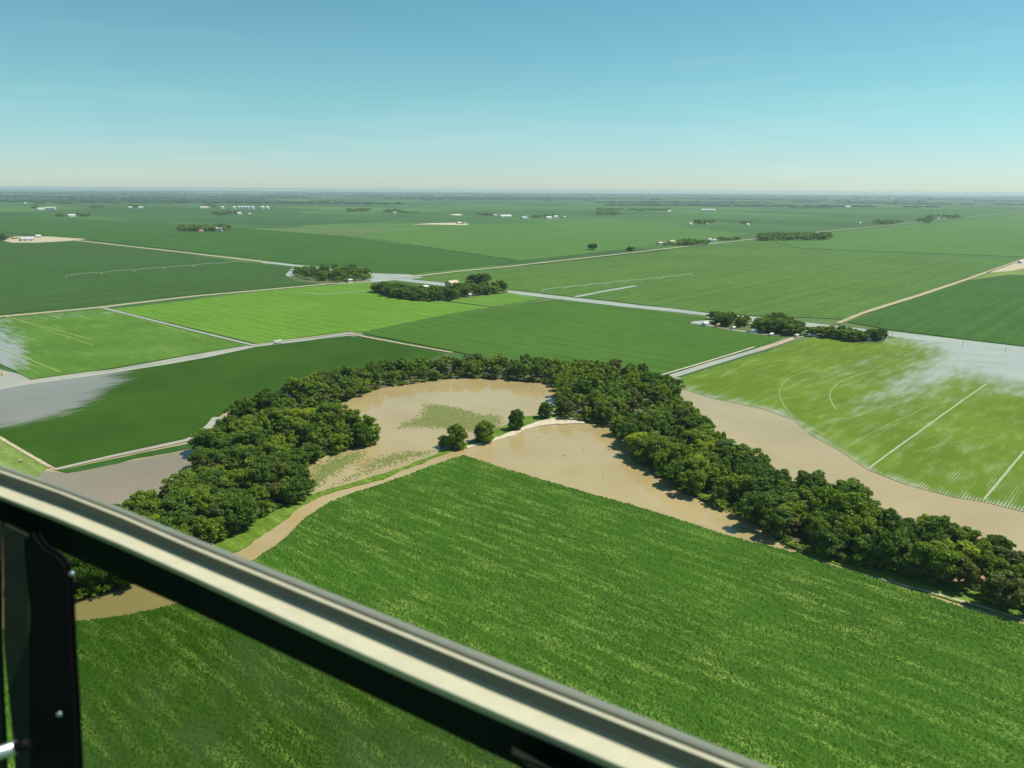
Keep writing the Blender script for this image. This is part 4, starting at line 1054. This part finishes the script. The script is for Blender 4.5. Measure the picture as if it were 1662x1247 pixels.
# ------------------------------------------------------------------ aircraft window frame
def fr_mat(name, col, rough, spec=.4, metal=0.0):
    m, n, b, o = newmat(name)
    g = N(n, 'ShaderNodeNewGeometry')
    k = noise(n, g.outputs['Position'], 60, 4, .6, '3D')
    c = mixc(n, ramp(n, k, .3, .7), tuple(v * .93 for v in col), tuple(min(1, v * 1.05) for v in col))
    k2 = noise(n, g.outputs['Position'], 14, 5, .75, '3D')
    c = mixc(n, ramp(n, k2, .56, .74, 0, .35), c, tuple(v * .6 for v in col))
    n.links.new(c, b.inputs['Base Color']); b.inputs['Roughness'].default_value = rough; b.inputs['Specular IOR Level'].default_value = spec; b.inputs['Metallic'].default_value = metal
    return m
F_cream = fr_mat('cream_painted_metal', (.45, .425, .30), .65)
F_seal = fr_mat('grey_rubber_seal', (.17, .185, .15), .8, .1)
F_chan = fr_mat('dull_brown_channel', (.30, .25, .16), .8, .1)
F_dark = fr_mat('shaded_trim_panel', (.012, .016, .010), .9, .05)  # cabin shade put into the near-black colour, as no cabin is built
F_post = fr_mat('dark_green_grey_pillar', (.028, .036, .022), .85, .08)
F_black = fr_mat('black_latch', (.004, .004, .004), .6, .1)
F_steel = fr_mat('steel', (.45, .5, .5), .35, .5, .9)
XS = [-160, -80, 0, 100, 200, 300, 420, 540, 660, 800, 940, 1080, 1220, 1360, 1500]
EDGE = {
    0: ([-160, 0, 100, 200, 300, 500, 800, 1290, 1500], [702, 752, 785, 822, 863, 943, 1061, 1254, 1337]),
    1: ([-160, 0, 100, 200, 300, 500, 800, 1225, 1500], [712, 762, 797, 836, 879, 961, 1085, 1254, 1364]),
    2: ([-160, 0, 100, 200, 300, 500, 800, 1205, 1500], [718, 768, 803, 843, 887, 970, 1094, 1257, 1377]),
    3: ([-160, 0, 100, 200, 300, 500, 800, 1150, 1500], [732, 784, 820, 860, 903, 986, 1114, 1258, 1403]),
    4: ([-160, 0, 100, 200, 300, 600, 980, 1500], [756, 813, 852, 895, 940, 1081, 1248, 1476]),
    5: ([-160, 0, 75, 210, 280, 600, 832, 1500], [800, 856, 884, 946, 976, 1128, 1240, 1560])}
def E(k, x): return float(np.interp(x, *EDGE[k]))
def dep(x): return 1 / (1 / .66 + (x) / 1250 * (1 / .44 - 1 / .66))
wf = empty('window_frame', tuple(C3(600, 1000, .55))); tag(wf, 'cream and dark metal window rail of the aircraft, out of focus across the foreground', 'window frame')
def loft(name, prof, mat, parent, xs=XS, smooth=True):
    """prof: list of (edge a, edge b, t between them, metres nearer than the base depth) going round the section"""
    v = []; f = []; k = len(prof)
    inv = parent.matrix_world.inverted() if False else Matrix.Translation(-Vector(parent.location))
    for x in xs:
        for (a, b, t, dz) in prof:
            y = E(a, x) * (1 - t) + E(b, x) * t
            v.append(inv @ C3(x, y, dep(x) - dz))
    for i in range(len(xs) - 1):
        for j in range(k):
            f.append((i * k + j, i * k + (j + 1) % k, (i + 1) * k + (j + 1) % k, (i + 1) * k + j))
    f.append(list(range(k))[::-1]); f.append([(len(xs) - 1) * k + j for j in range(k)])
    me = pydata(name, v, f)
    if smooth:
        for p in me.polygons: p.use_smooth = True
    o = link(name, me, mat, parent)
    bm = bmesh.new(); bm.from_mesh(me); bmesh.ops.recalc_face_normals(bm, faces=bm.faces[:]); bm.to_mesh(me); bm.free()
    return o
loft('seal', [(0, 1, .25, -.030), (0, 1, .6, -.020), (0, 1, 1.0, -.018), (0, 1, 1.0, -.05), (0, 1, .3, -.05)], F_seal, wf)
loft('rail', [(1, 2, .1, -.020), (1, 2, .3, -.010), (1, 2, .8, -.008), (1, 2, 1.0, -.014), (1, 2, 1.1, -.05), (1, 2, 0, -.05)], F_cream, wf, smooth=False)
loft('channel', [(2, 3, -.1, -.018), (2, 3, 1.05, -.013), (2, 3, 1.05, -.05), (2, 3, .0, -.05)], F_chan, wf, smooth=False)
bar = []
for i in range(21):
    t = i / 20; bar.append((3, 4, t - .06, -.014 + .030 * min(t, .80) ** .95 - (max(0, t - .80) / .2) ** 2 * .012))
bar += [(3, 4, 1.0, -.05), (3, 4, 0, -.05)]
loft('sill_bar', bar, F_cream, wf)
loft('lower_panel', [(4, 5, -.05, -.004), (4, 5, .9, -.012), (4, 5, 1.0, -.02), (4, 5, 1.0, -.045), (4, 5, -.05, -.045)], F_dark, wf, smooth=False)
def plate(name, px, depth, thick, mat, parent, bev=.002):
    bm = bmesh.new(); off = Vector(parent.location)
    a = [bm.verts.new(C3(x, y, depth) - off) for x, y in px]
    b = [bm.verts.new(C3(x, y, depth) + _f * thick - off) for x, y in px]
    n = len(px); bm.faces.new(a); bm.faces.new(b[::-1])
    for i in range(n): bm.faces.new((a[i], b[i], b[(i + 1) % n], a[(i + 1) % n]))
    bmesh.ops.recalc_face_normals(bm, faces=bm.faces[:])
    if bev: bmesh.ops.bevel(bm, geom=[e for e in bm.edges if e.calc_face_angle(0) > .6], offset=bev, segments=2, affect='EDGES')
    return bmobj(name, bm, mat, parent)
plate('pillar', [(2, 845), (60, 872), (56, 900), (50, 960), (52, 1100), (54, 1300), (26, 1300), (18, 1200), (10, 1120), (3, 1040)], .62, .004, F_post, wf)
plate('outer_pillar', [(-160, 790), (2, 845), (2, 1040), (5, 1120), (9, 1200), (12, 1300), (-160, 1300)], .625, .004, F_post, wf)
plate('corner_gusset', [(826, 1225), (845, 1240), (855, 1300), (1100, 1420), (1100, 1330)], .47, .02, F_dark, wf)
# lower window pane: slight dirt plus a hazy reflection painted in as noise
m, n, b, o = newmat('dusty_reflection_glass')
tr = N(n, 'ShaderNodeBsdfTransparent'); tr.inputs[0].default_value = (.74, .77, .68, 1)
b.inputs['Base Color'].default_value = (.60, .52, .30, 1); b.inputs['Roughness'].default_value = .8
mx = N(n, 'ShaderNodeMixShader'); g_ = N(n, 'ShaderNodeNewGeometry')
n.links.new(ramp(n, noise(n, g_.outputs['Position'], 9, 3, .5, '3D'), .42, .68, .01, .17), mx.inputs[0])
n.links.new(tr.outputs[0], mx.inputs[1]); n.links.new(b.outputs[0], mx.inputs[2]); n.links.new(mx.outputs[0], o.inputs[0])
plate('pane', [(50, 860), (230, 935), (620, 1120), (900, 1260), (900, 1330), (50, 1330)], .655, .003, m, wf, 0)
lt = empty('latch', tuple(C3(85, 1100, .55))); tag(lt, 'black latch plate hanging below the window rail at the lower left', 'latch')
plate('latch_plate', [(36, 868), (56, 862), (74, 886), (84, 892), (98, 900), (111, 918), (117, 945), (119, 1000), (123, 1080), (128, 1160), (134, 1300), (48, 1300), (44, 1160), (45, 1040), (46, 1000), (42, 950), (38, 910)], .55, .005, F_black, lt, .003)
def knob(px, py, depth, r, name, mat, parent):
    bm = bmesh.new(); bmesh.ops.create_uvsphere(bm, u_segments=20, v_segments=12, radius=r, matrix=Matrix.Translation(C3(px, py, depth) - Vector(parent.location)) @ Matrix.Diagonal((1, .6, 1, 1)))
    for f in bm.faces: f.smooth = True
    return bmobj(name, bm, mat, parent)
knob(96, 1160, .5485, .0022, 'screw', F_steel, lt)
knob(116, 932, .552, .0022, 'highlight_bead', F_steel, lt)  # steel bead added for the bright highlight on the latch edge
rd = empty('handle_rod', tuple(C3(0, 1225, .5))); tag(rd, 'polished steel rod end poking in at the lower left corner', 'rod')
def rod(a, b, r, name, mat):
    bm = bmesh.new(); v = b - a; off = Vector(rd.location)
    bmesh.ops.create_cone(bm, cap_ends=True, segments=24, radius1=r, radius2=r, depth=v.length, matrix=Matrix.Translation((a + b) / 2 - off) @ v.to_track_quat('Z', 'Y').to_matrix().to_4x4())
    for f in bm.faces: f.smooth = len(f.verts) == 4
    bmobj(name, bm, mat, rd)
rod(C3(-120, 1262, .5), C3(26, 1213, .51), .0045, 'shaft', F_steel)
rod(C3(24, 1214, .51), C3(48, 1206, .512), .0034, 'collar', F_black)

# ------------------------------------------------------------------ haze
bm = bmesh.new(); bmesh.ops.create_cube(bm, size=1, matrix=Matrix.Translation((0, 20600, 77)) @ Matrix.Diagonal((92000, 49200, 156, 1)))
me = bpy.data.meshes.new('haze'); bm.to_mesh(me); bm.free()
hm = bpy.data.materials.new('haze_air'); hm.use_nodes = True; hn = hm.node_tree; hn.nodes.clear()
pv = hn.nodes.new('ShaderNodeVolumePrincipled'); ho = hn.nodes.new('ShaderNodeOutputMaterial')
pv.inputs['Color'].default_value = (.72, .92, .95, 1); pv.inputs['Density'].default_value = 3.8e-5; pv.inputs['Anisotropy'].default_value = .2
hn.links.new(pv.outputs[0], ho.inputs['Volume'])
hz = link('haze', me, hm); tag(hz, 'pale air over the distant fields', 'haze', kind='stuff')
